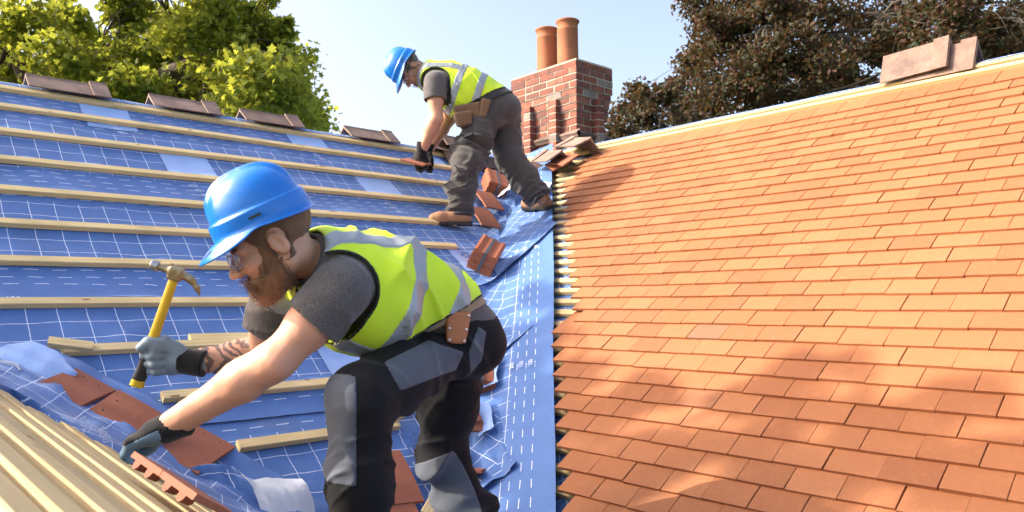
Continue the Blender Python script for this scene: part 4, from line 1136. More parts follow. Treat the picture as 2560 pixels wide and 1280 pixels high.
# ------------------------------------------------------------------ cloth, skin, plastic
def cloth(name, col, rough=.85, weave=900, var=.12, sheen=.25, bs=.25, spec=.25, melange=0):
    m, n, b = nodes(name); co = objco(n); f = noise(n, co, 7, 4)
    c = mix(n, f, tuple(x * (1 - var) for x in col), tuple(min(1, x * (1 + var)) for x in col))
    if melange:
        g_ = noise(n, mapping(n, co, (1, 1, 4)), 160, 3); c = mix(n, mth(n, 'MULTIPLY', ramp(n, g_, [(.45, (0, 0, 0)), (.7, (1, 1, 1))]), melange), c, tuple(min(1, x * 2.6) for x in col))
    n.links.new(c, b.inputs['Base Color']); b.inputs['Roughness'].default_value = rough; b.inputs['Sheen Weight'].default_value = sheen; b.inputs['Specular IOR Level'].default_value = spec
    bump(n, b, mth(n, 'ADD', noise(n, co, weave, 2), mth(n, 'MULTIPLY', noise(n, co, 26, 4), 1.2)), bs, .002)
    return m
cloth('shirt_charcoal', (.080, .075, .076), melange=.7, bs=.5)
cloth('vest_yellow', (.62, .86, .035), rough=.6, var=.06, bs=.2, sheen=.1)
cloth('trouser_black', (.008, .008, .009), rough=.8, sheen=.05)
cloth('trouser_panel_grey', (.085, .10, .125), rough=.75)
cloth('trouser_grey', (.062, .058, .056), rough=.85, var=.3)
cloth('trouser_dark', (.030, .031, .036), rough=.85)
cloth('glove_knit', (.008, .008, .009), rough=.95, weave=500)
cloth('glove_rubber', (.14, .22, .29), rough=.42, weave=300, bs=.15, spec=.5, sheen=0)
cloth('glove_rubber_grey', (.22, .29, .34), rough=.5, weave=300, bs=.15, spec=.5, sheen=0)
cloth('vest_trim', (.012, .014, .012), rough=.8)
cloth('leather_tan', (.42, .16, .07), rough=.55, weave=200, var=.3, sheen=0, spec=.4)
cloth('leather_suede', (.36, .27, .17), rough=.9, weave=300, var=.25)
cloth('leather_brown', (.17, .10, .055), rough=.8, weave=200, var=.4)
cloth('belt_black', (.022, .024, .027), rough=.6)
cloth('boot_tan', (.34, .18, .10), rough=.7, weave=150, var=.2, sheen=0)
cloth('boot_sole', (.045, .045, .045), rough=.85, weave=80, sheen=0)
m, n, b = nodes('reflective_tape'); co = objco(n)
n.links.new(mix(n, noise(n, co, 14, 3), (.27, .31, .34), (.40, .43, .45)), b.inputs['Base Color']); b.inputs['Roughness'].default_value = .42; b.inputs['Metallic'].default_value = .35
bump(n, b, noise(n, co, 40, 3), .2, .002)
def skin(name, base, red, tattoo=False):
    m, n, b = nodes(name); co = objco(n); f = noise(n, co, 18, 4)
    c = mix(n, f, base, red)
    c = mix(n, ramp(n, noise(n, co, 70, 2), [(.70, (0, 0, 0)), (.78, (.5, .5, .5))]), c, (.33, .13, .075))
    if tattoo:
        a = n.nodes.new('ShaderNodeAttribute'); a.attribute_name = 'tattoo'
        g_ = N(n, 'ShaderNodeTexWave', i_Scale=9.0, i_Distortion=14.0, i_Detail=3.0); n.links.new(mapping(n, co, (1.3, 1.3, 1.3)), g_.inputs[0])
        c = mix(n, mth(n, 'MULTIPLY', ramp(n, g_.outputs['Fac'], [(.46, (0, 0, 0)), (.62, (.78, .78, .78))]), a.outputs['Fac']), c, (.055, .06, .065))
    a2 = n.nodes.new('ShaderNodeAttribute'); a2.attribute_name = 'lips'
    c = mix(n, mth(n, 'MULTIPLY', a2.outputs['Fac'], .55), c, (.36, .10, .075))
    n.links.new(c, b.inputs['Base Color']); b.inputs['Roughness'].default_value = .48; b.inputs['Specular IOR Level'].default_value = .4
    b.inputs['Subsurface Weight'].default_value = .12; b.inputs['Subsurface Radius'].default_value = (.012, .005, .003); b.inputs['Subsurface Scale'].default_value = .5
    bump(n, b, mth(n, 'ADD', noise(n, co, 260, 3), mth(n, 'MULTIPLY', noise(n, mapping(n, co, (1, 1, 1)), 38, 3), 1.5)), .22, .0015)
skin('skin_fair', (.64, .375, .25), (.60, .29, .19), True)
skin('skin_ruddy', (.55, .31, .20), (.50, .24, .15))
m, n, b = nodes('helmet_blue'); co = objco(n)
sc_ = noise(n, mapping(n, co, (1, 1, 5)), 60, 5, .7)
n.links.new(mix(n, mth(n, 'MULTIPLY', ramp(n, sc_, [(.62, (0, 0, 0)), (.72, (1, 1, 1))]), .35), (.0, .165, .62), (.25, .45, .75)), b.inputs['Base Color'])
n.links.new(ramp(n, noise(n, co, 22, 4), [(.3, (.22, .22, .22)), (.7, (.38, .38, .38))]), b.inputs['Roughness']); b.inputs['Specular IOR Level'].default_value = .55
b.inputs['Coat Weight'].default_value = .3; b.inputs['Coat Roughness'].default_value = .12
simple('helmet_lining', (.02, .025, .03), .7)
simple('logo_navy', (.01, .05, .22), .5)
simple('eye_white', (.7, .66, .62), .25); simple('eye_iris', (.05, .06, .06), .2)
cloth('hair_brown', (.15, .085, .045), rough=.6, weave=300, var=.4, bs=.6); cloth('beard_ginger', (.21, .105, .052), rough=.6, weave=260, var=.4, bs=.7)
cloth('hair_grey', (.12, .105, .09), rough=.6, weave=300, var=.5, bs=.6)
m, n, b = nodes('clear_plastic'); b.inputs['Base Color'].default_value = (.93, .96, .97, 1); b.inputs['Roughness'].default_value = .06; b.inputs['Transmission Weight'].default_value = 1; b.inputs['IOR'].default_value = 1.18
b.inputs['Alpha'].default_value = .45
simple('smoked_frame', (.02, .018, .016), .3)
simple('steel', (.55, .52, .47), .33, metal=1, var=.2); simple('steel_worn', (.42, .33, .20), .45, metal=1, var=.35)
simple('hammer_yellow', (.72, .47, .025), .4, var=.1); simple('hammer_black', (.02, .02, .022), .6)
simple('rivet', (.75, .72, .66), .3, metal=1)

# ------------------------------------------------------------------ helmet in head coordinates (x forward, y left, z up, origin between the ears)
def helmet_meshes(k=1.):
    nphi, nt_ = 72, 26
    ph = np.linspace(0, 2 * np.pi, nphi, endpoint=False)
    def shell(grow, t):
        """t 0 at the rim, 1 at the crown"""
        a = t * np.pi / 2
        r = np.cos(a) ** .72; z = np.sin(a) ** .95
        X = np.outer(r, np.cos(ph)); Y = np.outer(r, np.sin(ph)); Z = np.repeat(z[:, None], nphi, 1)
        ax = np.where(X > 0, .138, .142); x = X * ax; y = Y * .115; zz = Z * .135
        crest = np.clip(1 - np.abs(y) / .026, 0, 1); crest = np.clip(crest * 4, 0, 1)
        up = np.clip((t[:, None] - .25) / .2, 0, 1)
        nn = np.stack([X / .14, Y / .115, Z / .13], -1); nn /= np.linalg.norm(nn, axis=-1)[..., None] + 1e-9
        skirt = .007 * (1 - np.clip((t[:, None] - .165) / .03, 0, 1))
        g_ = grow + .0085 * crest * up + skirt
        return np.stack([x, y, zz], -1) + nn * g_[..., None]
    t = np.r_[0, .05, .10, .15, .165, .18, .20, .23, np.linspace(.27, 1, 20)]
    P = shell(0., t); Pi = shell(-.004, t)
    n1 = len(t)
    # rim and peak
    c = np.cos(ph); front = np.clip((c - .15) / .85, 0, 1) ** .75
    rims = []
    base = P[0]
    outd = np.stack([np.cos(ph) * 1.0, np.sin(ph) * (1 - .55 * front), 0 * ph], 1); outd /= np.linalg.norm(outd, axis=1)[:, None]
    for s_ in (0, .35, .7, 1.0):
        w = (.008 + .058 * front) * s_; drop = -.004 * s_ - (.026 * front) * s_ ** 1.3 - .012 * front * s_ * np.sin(ph) ** 2
        rims.append(base + outd * w[:, None] + np.stack([0 * ph, 0 * ph, drop], 1))
    outer = np.concatenate([np.array(rims[::-1]), P[1:]])
    inner = np.concatenate([np.array(rims[::-1]) - [0, 0, .0035], Pi[1:]])
    m_ = len(outer)
    V = np.concatenate([outer.reshape(-1, 3), inner.reshape(-1, 3)]); F = []
    for i in range(m_ - 1):
        for j in range(nphi):
            a, b_, c_, d_ = i * nphi + j, i * nphi + (j + 1) % nphi, (i + 1) * nphi + (j + 1) % nphi, (i + 1) * nphi + j
            F.append((a, b_, c_, d_)); o = m_ * nphi; F.append((a + o, d_ + o, c_ + o, b_ + o))
    for j in range(nphi): o = m_ * nphi; F.append((j, j + o, (j + 1) % nphi + o, (j + 1) % nphi))
    # droop of the nape at the back
    back = np.clip(-V[:, 0] / .14, 0, 1); low = np.clip(1 - V[:, 2] / .06, 0, 1); V[:, 2] -= .016 * back * low
    return V * k, F
HV, HF = helmet_meshes()
def on_helmet(x, y):
    """height of the shell/peak over a point, for small marks"""
    return x

def head_sdf(Q, beard=0):
    """Q in head coordinates"""
    d = ell(Q, (-.012, 0, .045), (.100, .078, .092)); d = smin(d, ell(Q, (.032, 0, -.025), (.064, .060, .085)), .03)
    ay = np.abs(Q[:, 1]); S_ = np.stack([Q[:, 0], ay, Q[:, 2]], 1)
    d = smin(d, rc(S_, (-.012, .052, -.058), (.066, .014, -.103), .024, .020), .025); d = smin(d, ell(Q, (.078, 0, -.104), (.020, .024, .020)), .02)
    d = smin(d, rc(S_, (.086, .008, .022), (.066, .05, .014), .013, .010), .014)
    d = smax(d, -ell(S_, (.103, .031, -.004), (.020, .019, .012)), .012)
    d = smin(d, ell(S_, (.080, .030, -.004), (.0125, .0125, .0125)), .004)
    d = smin(d, ell(S_, (.064, .047, -.026), (.022, .018, .018)), .02)
    nose = rc(Q, (.092, 0, .010), (.121, 0, -.034), .0075, .0115); nose = smin(nose, ell(S_, (.106, .0125, -.038), (.012, .008, .009)), .008); d = smin(d, nose, .010)
    d = smin(d, ell(Q, (.094, 0, -.067), (.011, .025, .0058)), .006); d = smin(d, ell(Q, (.091, 0, -.080), (.012, .021, .0065)), .006)
    d = smax(d, -rc(S_, (.110, .0, -.0735), (.092, .024, -.0745), .0022, .0015), .003)
    R = np.array([[.94, 0, .34], [0, 1, 0], [-.34, 0, .94]])
    q = S_ - np.array([-.014, .080, -.010]); e = ell(q, (0, 0, 0), (.020, .009, .031), R); e = smax(e, -ell(q, (.003, .010, .003), (.012, .010, .021), R), .004); e = smin(e, ell(q, (.008, .0, -.004), (.007, .006, .010)), .006)
    return smin(d, e, .006)
def frame_from(fwd, up, o):
    fwd = nrmz(fwd); up = np.asarray(up, float); up = nrmz(up - fwd * (fwd @ up)); left = np.cross(up, fwd)
    M = np.eye(4); M[:3, 0] = fwd; M[:3, 1] = left; M[:3, 2] = up; M[:3, 3] = o; return M
def fibres(name, P, D, L, r, mat, parent, base, seed=0, curl=.3):
    """many fine tapering hairs as one part"""
    q = np.random.default_rng(seed); n_ = len(P); t = np.array([0, .4, .75, 1.]); Ls = L * q.uniform(.6, 1.2, n_)
    bend = q.normal(0, curl, (n_, 3)); pts = P[:, None] + Ls[:, None, None] * (t[None, :, None] * D[:, None] + (t ** 2)[None, :, None] * bend[:, None])
    x = np.cross(D, q.normal(0, 1, (n_, 3))); x /= np.linalg.norm(x, axis=1)[:, None]; y = np.cross(D, x); w = np.array([1, .8, .5, .08]) * r
    ring = np.stack([pts + w[None, :, None] * (math.cos(a) * x[:, None] + math.sin(a) * y[:, None]) for a in (0, 2.1, 4.2)], 2)
    V = ring.reshape(-1, 3) - base; F = []
    for i in range(3):
        for k in range(3): F.append([i * 3 + k, i * 3 + (k + 1) % 3, i * 3 + 3 + (k + 1) % 3, i * 3 + 3 + k])
    F = (np.array(F)[None] + (np.arange(n_) * 12)[:, None, None]).reshape(-1, 4)
    o = obj(name, V, F, mat, parent, True); return o
def hand_sdf(Q, curl=(.6, .6, .65, .7), thumb=None, s=1., spread=.012, k=.007):
    """left hand in hand coordinates: x towards the fingers, y towards the thumb, z off the back of the hand; wrist at the origin"""
    Q = Q / s
    d = ell(Q, (.045, 0, 0), (.054, .041, .017)); d = smin(d, rc(Q, (-.03, 0, 0), (.02, 0, 0), .029, .029), .02)
    d = smin(d, ell(Q, (.035, .028, -.010), (.034, .018, .016)), .012)
    for i, (y0, L) in enumerate(((.030, .075), (.010, .084), (-.011, .078), (-.030, .062))):
        a = 0; p = np.array([.082 - .006 * abs(i - 1), y0, .002]); pts = [np.array([.06, y0 * .8, 0]), p]
        for sgm, c_ in zip((.46, .30, .24), (1.0, 1.15, .8)):
            a += curl[i] * c_; p = p + L * sgm * np.array([math.cos(a), (y0 * .25 if sgm == .46 else 0), -math.sin(a)]); pts.append(p)
        f = chain(Q, pts, [.0115, .0115, .0105, .0098, .0088], .004); d = smin(d, f, k)
    th = thumb or [(.020, .030, -.008), (.048, .052, -.020), (.076, .050, -.034), (.096, .040, -.040)]
    d = smin(d, chain(Q, th, [.017, .0145, .0125, .0105], .005), k + .003)
    return d * s
def boot_sdf(Q):
    """x towards the toe, z up, sole at z=0, ankle over the origin"""
    up = chain(Q, [(-.035, 0, .055), (.05, 0, .055), (.15, 0, .045), (.195, 0, .042)], [.040, .042, .043, .036], .03)
    up = smin(up, rc(Q, (-.01, 0, .07), (-.012, 0, .115), .042, .042), .03); return smax(up, -(Q[:, 2] - .022), .004)
def sole_sdf(Q):
    p = Q * [1, 1, 1]; c = chain(p * [1, 1, 0], [(-.045, 0, 0), (.06, 0, 0), (.19, .0, 0)], [.040, .042, .044], .03)
    d = smax(c, np.abs(Q[:, 2] - .014) - .018, .005)
    lug = np.abs(((Q[:, 0] + .3) % .028) - .014) - .008; cut = np.maximum(np.maximum(lug, np.abs(Q[:, 2] + .002) - .008), -(c + .012)); heel = np.maximum(np.abs(Q[:, 0] - .045) - .018, Q[:, 2] - .010)
    return np.maximum(np.maximum(d, -cut), -heel)
# ================================================================== THE TWO WORKERS
def folds(P, axis, f1, f2, amp, seed=0):
    a = nrmz(axis); b = nrmz(np.cross(a, (.31, .47, .83))); c = np.cross(a, b)
    Q = np.stack([P @ a * f1, P @ b * f2, P @ c * f2], 1); w = vn3(Q * .45 + 3.7, seed + 5)
    n_ = vn3(Q + w[:, None] * 1.1, seed); n2 = vn3(Q * 2.1 + w[:, None], seed + 2)
    r1 = (1 - np.minimum(np.abs(n_) * 1.9, 1)) ** 2.2; m = np.clip(vn3(Q * .3 + 9.1, seed + 8) * 1.6 + .6, .15, 1.2)
    return -amp * m * (r1 * 1.5 - .45 + n2 * .3)
def worker(cfg):
    base = np.asarray(cfg['base'], float); root = empty('person', base, cfg['label'], 'person'); s = cfg['s']
    g = {k: at(*v) for k, v in cfg['j'].items()}; H = cfg['res']
    MH = frame_from(V3(*cfg['head_f']), V3(*cfg['head_u']), g['head']); MHs = MH.copy(); MHs[:3, :3] *= cfg['hs']
    def toH(P): return ((P - MH[:3, 3]) @ MH[:3, :3]) / cfg['hs']
    sp = np.array([at(*p) for p in cfg['spine']]); side = nrmz(g['SL'] - g['SR']); rs, rf = np.array(cfg['rs']), np.array(cfg['rf'])
    spt = nrmz(sp[-1] - sp[0])
    def torso(P, grow=0, cap=.5): return spine_sdf(P, sp, side, rs + grow, rf + grow, cap)
    R = cfg['arm']
    hemL = g['SL'] + (g['EL'] - g['SL']) * cfg['hemL']; hemR = g['SR'] + (g['ER'] - g['SR']) * cfg['hemR']
    def arm(P, S_, E_, W_, k=0):
        m = E_ + (W_ - E_) * .3
        d = chain(P, [S_, S_ + (E_ - S_) * .5, E_, m, W_], [R[0] + k, R[1] + k, R[2] + k, R[3] + k, R[4] * 1.02 + k], .025)
        bk = nrmz(nrmz(E_ - S_) - nrmz(W_ - E_)); d = smin(d, ell(P, E_ + bk * .024, (.026, .026, .026)), .02)       # point of the elbow
        d = smin(d, rc(P, E_ - bk * .012 + (W_ - E_) * .08, E_ - bk * .010 + (W_ - E_) * .40, R[3] * .78, R[3] * .62), .03)   # forearm muscle
        return d + .0015 * vn3(P * 22, 3) + .0010 * vn3(P * 55, 9)
    # ---- body: head, neck, trunk, limbs as one skin
    nb_ = MH[:3, 3] + MH[:3, :3] @ (np.array([-.03, 0, -.055]) * cfg['hs'])
    def f_body(P):
        d = head_sdf(toH(P)) * cfg['hs']; d = smin(d, rc(P, nb_, g['neck'], .050 * s, .060 * s), .03)
        t_ = torso(P, -.03)[0]; d = smin(d, t_, .04)
        for k in 'LR':
            d = smin(d, arm(P, g['S' + k], g['E' + k], g['W' + k]), .03)
            d = smin(d, chain(P, [g['H' + k], g['K' + k], g['A' + k]], [.07 * s, .052 * s, .04 * s], .03), .03)
        return d
    lo, hi = bounds([g[k] for k in g] + list(sp) + [T(MHs, [(x, y, z)])[0] for x in (-.12, .13) for y in (-.1, .1) for z in (-.13, .14)], .10)
    fl = nrmz(g['WR'] - g['ER'])
    def tattoo(V):
        d, t = seg(V, g['ER'], g['WR']); return np.clip((.075 - d) / .01, 0, 1) * (t > .05) * cfg['tattoo']
    def lips(V):
        q = toH(V); return np.clip(1 - np.abs(q[:, 2] + .0735) / .012, 0, 1) * (q[:, 0] > .075) * (np.abs(q[:, 1]) < .026)
    body = sculpt('body', f_body, lo, hi, H['body'], cfg['skin'], root, base, {'tattoo': tattoo, 'lips': lips})
    # ---- shirt
    def f_shirt(P):
        d, tt, sx, fx = torso(P, .0); d = d + .0
        for k, hm in (('L', hemL), ('R', hemR)):
            dr = nrmz(g['E' + k] - g['S' + k]); e = chain(P, [g['S' + k], hm + dr * .04], [cfg['sl'][0], cfg['sl'][1]], .03) + folds(P, dr + .4 * side, 9, 3.5, .014 * s, 3)
            pl = plane(P, hm, dr); e = np.maximum(np.maximum(e, pl), -np.maximum(e + .009, -(pl + .05)))
            d = smin(d, e, .035 * s)
        nd = nrmz(nb_ - g['neck']); cp = g['neck'] + nd * .045 * s
        c = chain(P, [g['neck'] - nd * .03 * s, cp], [.082 * s, .070 * s], .02); pl = plane(P, cp, nd); c = np.maximum(np.maximum(c, pl), -np.maximum(c + .008, -(pl + .03)))
        return smin(d, c, .02)
    pts = list(sp) + [hemL, hemR, g['SL'], g['SR'], g['neck'], nb_]
    lo, hi = bounds(pts, .22 * s); shirt = sculpt('shirt', f_shirt, lo, hi, H['cloth'], 'shirt_charcoal', root, base)
    # ---- vest
    hp, hn = at(*cfg['hem_p']), nrmz(V3(*cfg['hem_n']))
    aL = nrmz(g['EL'] - g['SL']); aR = nrmz(g['ER'] - g['SR'])
    def vest_core(P, grow=0):
        d, tt, sx, fx = torso(P, .016 * s, .75)
        for c, r in cfg['drape']: d = smin(d, ell(P, at(*c), np.array(r)), .07)
        for k in 'LR': d = smin(d, ell(P, g['S' + k] + side * (-.03 if k == 'L' else .03), np.array([.092, .092, .092]) * s), .03)
        mm = np.clip(tt / 1.4, .12, 1) * np.clip((np.linalg.norm(P - g['SL'], axis=1) - .09) / .08, .15, 1)
        d = d + mm * (folds(P, spt + .5 * V3(0, -1, 0), 7, 2.4, .020 * s, 8) + folds(P, spt + .9 * V3(0, 1, 0), 15, 4, .011 * s, 12))
        return d - grow, tt, sx, fx
    def f_vest(P, grow=0):
        d, tt, sx, fx = vest_core(P, grow)
        ah = np.minimum(chain(P, [g['SL'] - side * .01 + spt * cfg['ah'][1] * 0, g['SL'] + aL * .35 + side * .04], [cfg['ah'][0]] * 2), chain(P, [g['SR'] + side * .01, g['SR'] + aR * .35 - side * .04], [cfg['ah'][0]] * 2))
        pl = plane(P, hp, hn); nk = chain(P, [g['neck'] - spt * .02, nb_ + nrmz(nb_ - g['neck']) * .1], [.078 * s, .10 * s])
        shell = np.maximum(d, -(d + .010))
        return np.maximum(np.maximum(shell, -ah), np.maximum(pl, -nk)), ah, pl, tt, sx, fx
    lo, hi = bounds(list(sp) + [g['SL'], g['SR'], g['neck']] + [at(*c) for c, r in cfg['drape']], .27 * s)
    vest = sculpt('vest', lambda P: f_vest(P)[0], lo, hi, H['cloth'], 'vest_yellow', root, base)
    def band(name, region, mat, grow=.0025):
        sculpt(name, lambda P: region(P, grow), lo, hi, H['band'], mat, vest, base, split=True)
    def hoop(o, nrm):
        o = at(*o); nrm = nrmz(nrm)
        def rg(P, grow):
            v, ah, pl, tt, sx, fx = f_vest(P, grow); return np.maximum(v, np.abs(plane(P, o, nrm) + .012 * vn3(P * 5, 4)) - .026 * s)
        return rg
    for o, nv in cfg['hoops']: band('reflective_band', hoop(o, spt + V3(*nv)), 'reflective_tape')
    for sgn in (1, -1):
        def rg(P, grow, sgn=sgn):
            v, ah, pl, tt, sx, fx = f_vest(P, grow + .001); lim = plane(P, at(*cfg['hoops'][0][0]), spt + V3(*cfg['hoops'][0][1]))
            return np.maximum(np.maximum(v, np.abs(sx - sgn * cfg['strap']) - .025 * s), lim)
        band('reflective_band', rg, 'reflective_tape')
    def trim(P, grow):
        v, ah, pl, tt, sx, fx = f_vest(P, .003); return np.maximum(v, np.minimum(ah - .007 * s, -pl - .007 * s))
    band('trim', trim, 'vest_trim')
    # ---- trousers
    tr = cfg['tr']
    def legc(P, k):
        Hh, Kk, Aa = g['H' + k], g['K' + k], g['A' + k]; m = Kk + (Aa - Kk) * .5
        d = chain(P, [Hh, Hh + (Kk - Hh) * .55, Kk, m, Aa], [tr[0], tr[1], tr[2], tr[3], tr[4]], .05)
        d = d + folds(P, (Kk - Hh) * .6 + (Aa - Kk) * .4 + .25 * side, 10, 4.5, cfg['wr'], 21 if k == 'L' else 27) + folds(P, nrmz(Aa - Kk) + .8 * side, 18, 7, cfg['wr'] * .45, 31)
        mk = np.exp(-(np.linalg.norm(P - Kk, axis=1) / .13) ** 2); ma = np.exp(-(np.linalg.norm(P - Aa, axis=1) / .17) ** 2); mh = np.exp(-(np.linalg.norm(P - Hh, axis=1) / .16) ** 2)
        d = d + folds(P, nrmz(Kk - Hh) + nrmz(Aa - Kk), 20, 5, cfg['wr'] * .9, 41) * mk + folds(P, nrmz(Aa - Kk) + .3 * side, 17, 5, cfg['wr'] * 1.1, 47) * ma + folds(P, nrmz(Kk - Hh) - .5 * side, 14, 4, cfg['wr'] * .9, 53) * mh
        ax = nrmz(Aa - Kk); pl = plane(P, Aa, ax); return np.maximum(np.maximum(d, pl), -np.maximum(d + .015, -(pl + .04)))
    pc = at(*cfg['pelvis'])
    def pelv(P):
        d = spine_sdf(P, [pc - spt * .03, pc + spt * .06], side, [.165 * s, .175 * s], [cfg['pr'][0], cfg['pr'][1]], .95)[0]
        return smin(d, torso(P, -.006)[0], .03)
    def f_tr(P):
        pv = np.maximum(pelv(P), -plane(P, at(*cfg['waist']), spt))
        return smin(smin(legc(P, 'L'), legc(P, 'R'), .018), pv, .05)
    lo, hi = bounds([g[k + q] for k in 'HKA' for q in 'LR'] + [pc], .2 * s)
    trs = sculpt('trousers', f_tr, lo, hi, H['cloth'], cfg['tr_mat'], root, base)
    for nm, mat, reg in cfg['panels'](g, side, spt): sculpt(nm, lambda P: np.maximum(f_tr(P) - .003, reg(P)), lo, hi, H['band'], mat, trs, base)
    # ---- belt
    bo, bn = at(*cfg['belt'][0]), nrmz(V3(*cfg['belt'][1]))
    def f_belt(P):
        d = np.minimum(pelv(P), torso(P, -.006)[0]); return np.maximum(np.maximum(d - .011, -(d - .003)), np.abs(plane(P, bo, bn)) - cfg['belt'][2])
    belt = sculpt('belt', f_belt, *bounds([pc, bo], .28 * s), H['band'], cfg['belt_mat'], root, base)
    for nm, mat, (px, py, dd), ax, up, half, rr in cfg['pouches']:
        ctr = at(px, py, dd); M = frame(ctr, V3(*ax), V3(*up))
        def f_p(P):
            q = Ti(M, P); taper = 1 + .16 * np.clip(q[:, 1:2] / half[1], -1, 1); P2 = T(M, np.concatenate([q[:, :1] / np.clip(taper, .6, 1.4), q[:, 1:]], 1)); return rbox(P2, M, half, rr) * .85 + .0025 * vn3(P * 30, 5)
        o = sculpt(nm, f_p, ctr - .16, ctr + .16, H['band'], mat, root, base)
        for x_ in (-.75, .75):
            for y_ in (.75, -.1, -.8):
                if cfg['rivets']:
                    v, f_ = lathe([(.0001, .0025), (.004, .0015), (.0045, 0)], 8); v = T(M, v * [1, 1, 1] + [x_ * half[0] * (1 + .18 * y_), y_ * half[1], half[2] + .001]) - base; obj('rivet', v, f_, 'rivet', o, True)
    # ---- boots
    for k in 'LR':
        t_, u_ = cfg['boot' + k]; M = frame_from(t_, u_, cfg['foot' + k]); bs = cfg['bs']
        bt = sculpt('boot', lambda P: boot_sdf(Ti(M, P) / bs) * bs, *bounds(T(M, [(x * bs, y * bs, z * bs) for x in (-.1, .26) for y in (-.06, .06) for z in (-.01, .26)]), .01), H['cloth'], 'boot_tan', root, base)
        sculpt('sole', lambda P: sole_sdf(Ti(M, P) / bs) * bs, *bounds(T(M, [(x * bs, y * bs, z * bs) for x in (-.1, .26) for y in (-.06, .06) for z in (-.01, .05)]), .01), H['band'], 'boot_sole', bt, base)
    # ---- helmet, hair, beard, eyes, glasses
    MHel = MHs @ np.array([[1, 0, 0, cfg['hel'][0]], [0, 1, 0, 0], [0, 0, 1, cfg['hel'][1]], [0, 0, 0, 1]]) @ np.array([[math.cos(cfg['hel'][2]), 0, math.sin(cfg['hel'][2]), 0], [0, 1, 0, 0], [-math.sin(cfg['hel'][2]), 0, math.cos(cfg['hel'][2]), 0], [0, 0, 0, 1]])
    hl = obj('helmet', T(MHel, HV * np.array(cfg['hel'][3])) - base, HF, 'helmet_blue', root, True)
    # narrow slot over the rim on either side and the maker's mark on the peak
    for sg in (1, -1):
        slot = np.array([(.018, .1235, .018), (-.018, .1235, .018), (-.018, .1225, .024), (.018, .1225, .024)]) * [1, sg, 1] * np.array(cfg['hel'][3]); obj('slot', T(MHel, slot) - base, [(0, 1, 2, 3)], 'helmet_lining', hl)
    o_ = HV[:72 * 4].reshape(4, 72, 3); mk = np.array([o_[0, 4] * .5 + o_[1, 4] * .5, o_[1, 3] * .3 + o_[2, 3] * .7, o_[1, 6] * .3 + o_[2, 6] * .7]) + [0, 0, .0022]
    obj('peak_mark', T(MHel, mk * np.array(cfg['hel'][3])) - base, [(0, 1, 2)], 'logo_navy', hl)
    def f_hair(P):
        q = toH(P); d = head_sdf(q * [1, .97, 1]) - .002 - .003 * np.abs(vn3(q * [60, 90, 30], 3)); ear = ell(np.stack([q[:, 0], np.abs(q[:, 1]), q[:, 2]], 1), (-.014, .085, -.012), (.030, .03, .042))
        cutf = q[:, 0] - (.055 - .75 * np.clip(.03 - q[:, 2], 0, .2)); low = -(q[:, 2] + .055 + .25 * np.clip(q[:, 0] + .03, -.1, 0)); sb = np.maximum(np.abs(q[:, 0] - .022) - .012, -(q[:, 2] + .03))
        return np.maximum(np.maximum(d, np.maximum(np.maximum(cutf, low), q[:, 2] - .062)), -ear) * cfg['hs']
    cb = T(MHs, [(x, y, z) for x in (-.13, .1) for y in (-.1, .1) for z in (-.1, .15)])
    sculpt('hair', f_hair, *bounds(cb, .01), H['band'], cfg['hair'], root, base)
    # beard
    q = np.random.default_rng(3); n_ = cfg['beard_n']; cand = np.stack([q.uniform(-.03, .125, n_ * 14), q.uniform(-.085, .085, n_ * 14), q.uniform(-.135, -.03, n_ * 14)], 1)
    d = head_sdf(cand); e = .002; gr = np.stack([head_sdf(cand + np.eye(3)[i] * e) - d for i in range(3)], 1) / e; gr /= np.linalg.norm(gr, axis=1)[:, None] + 1e-9
    cand = cand - gr * d[:, None]; ok = np.abs(d) < .03
    x, y, z = cand.T; jaw = (z < -.052 - .0 * x + .45 * np.clip(.035 - x, 0, 1) * 1.0) & (z > -.135); side_b = (np.abs(y) > .035) & (x < .06) & (x > -.005) & (z < -.005 - .9 * np.clip(x - .02, 0, 1)); mou = (x > .085) & (z < -.046) & (z > -.066) & (np.abs(y) < .034)
    mouth = (np.abs(z + .0735) < .010) & (np.abs(y) < .022) & (x > .08); under = z < -.115
    ok &= (((x > -.005) & (z < -.058 + .25 * np.clip(.06 - x, 0, 1)) & (x > .0)) | side_b | mou) & ~mouth
    cand, gr = cand[ok][:n_], gr[ok][:n_]
    D = gr * .55 + np.array([.25, 0, -.75]) + q.normal(0, .18, cand.shape); D /= np.linalg.norm(D, axis=1)[:, None]
    fibres('beard', T(MHs, cand), D @ MH[:3, :3].T, cfg['beard_L'], cfg['beard_r'], cfg['beard'], root, base, 4)
    if cfg.get('beard_core'):
        def f_beard(P):
            qq = toH(P); d = head_sdf(qq) - .003 - .008 * np.clip((-.03 - qq[:, 2]) / .04, 0, 1) - .003 * vn3(qq * 70, 2); S_ = np.abs(qq[:, 1])
            low = np.minimum(qq[:, 2] + .062 - .42 * np.clip(.055 - qq[:, 0], 0, .09), np.maximum(qq[:, 2] - .012, np.abs(qq[:, 0] - .020) - .017 - .25 * np.clip(-qq[:, 2], 0, .06))); fr = -(qq[:, 0] - .004); mouth_ = ell(qq, (.10, 0, -.0735), (.02, .026, .011)); 
            return smax(smax(smax(d, low, .01), fr, .012), -mouth_, .006) * cfg['hs']
        sculpt('beard_mass', f_beard, *bounds(T(MHs, [(x, y, z) for x in (-.03, .13) for y in (-.09, .09) for z in (-.15, .03)]), .01), H['band'], cfg['beard'], root, base)
    eb = []
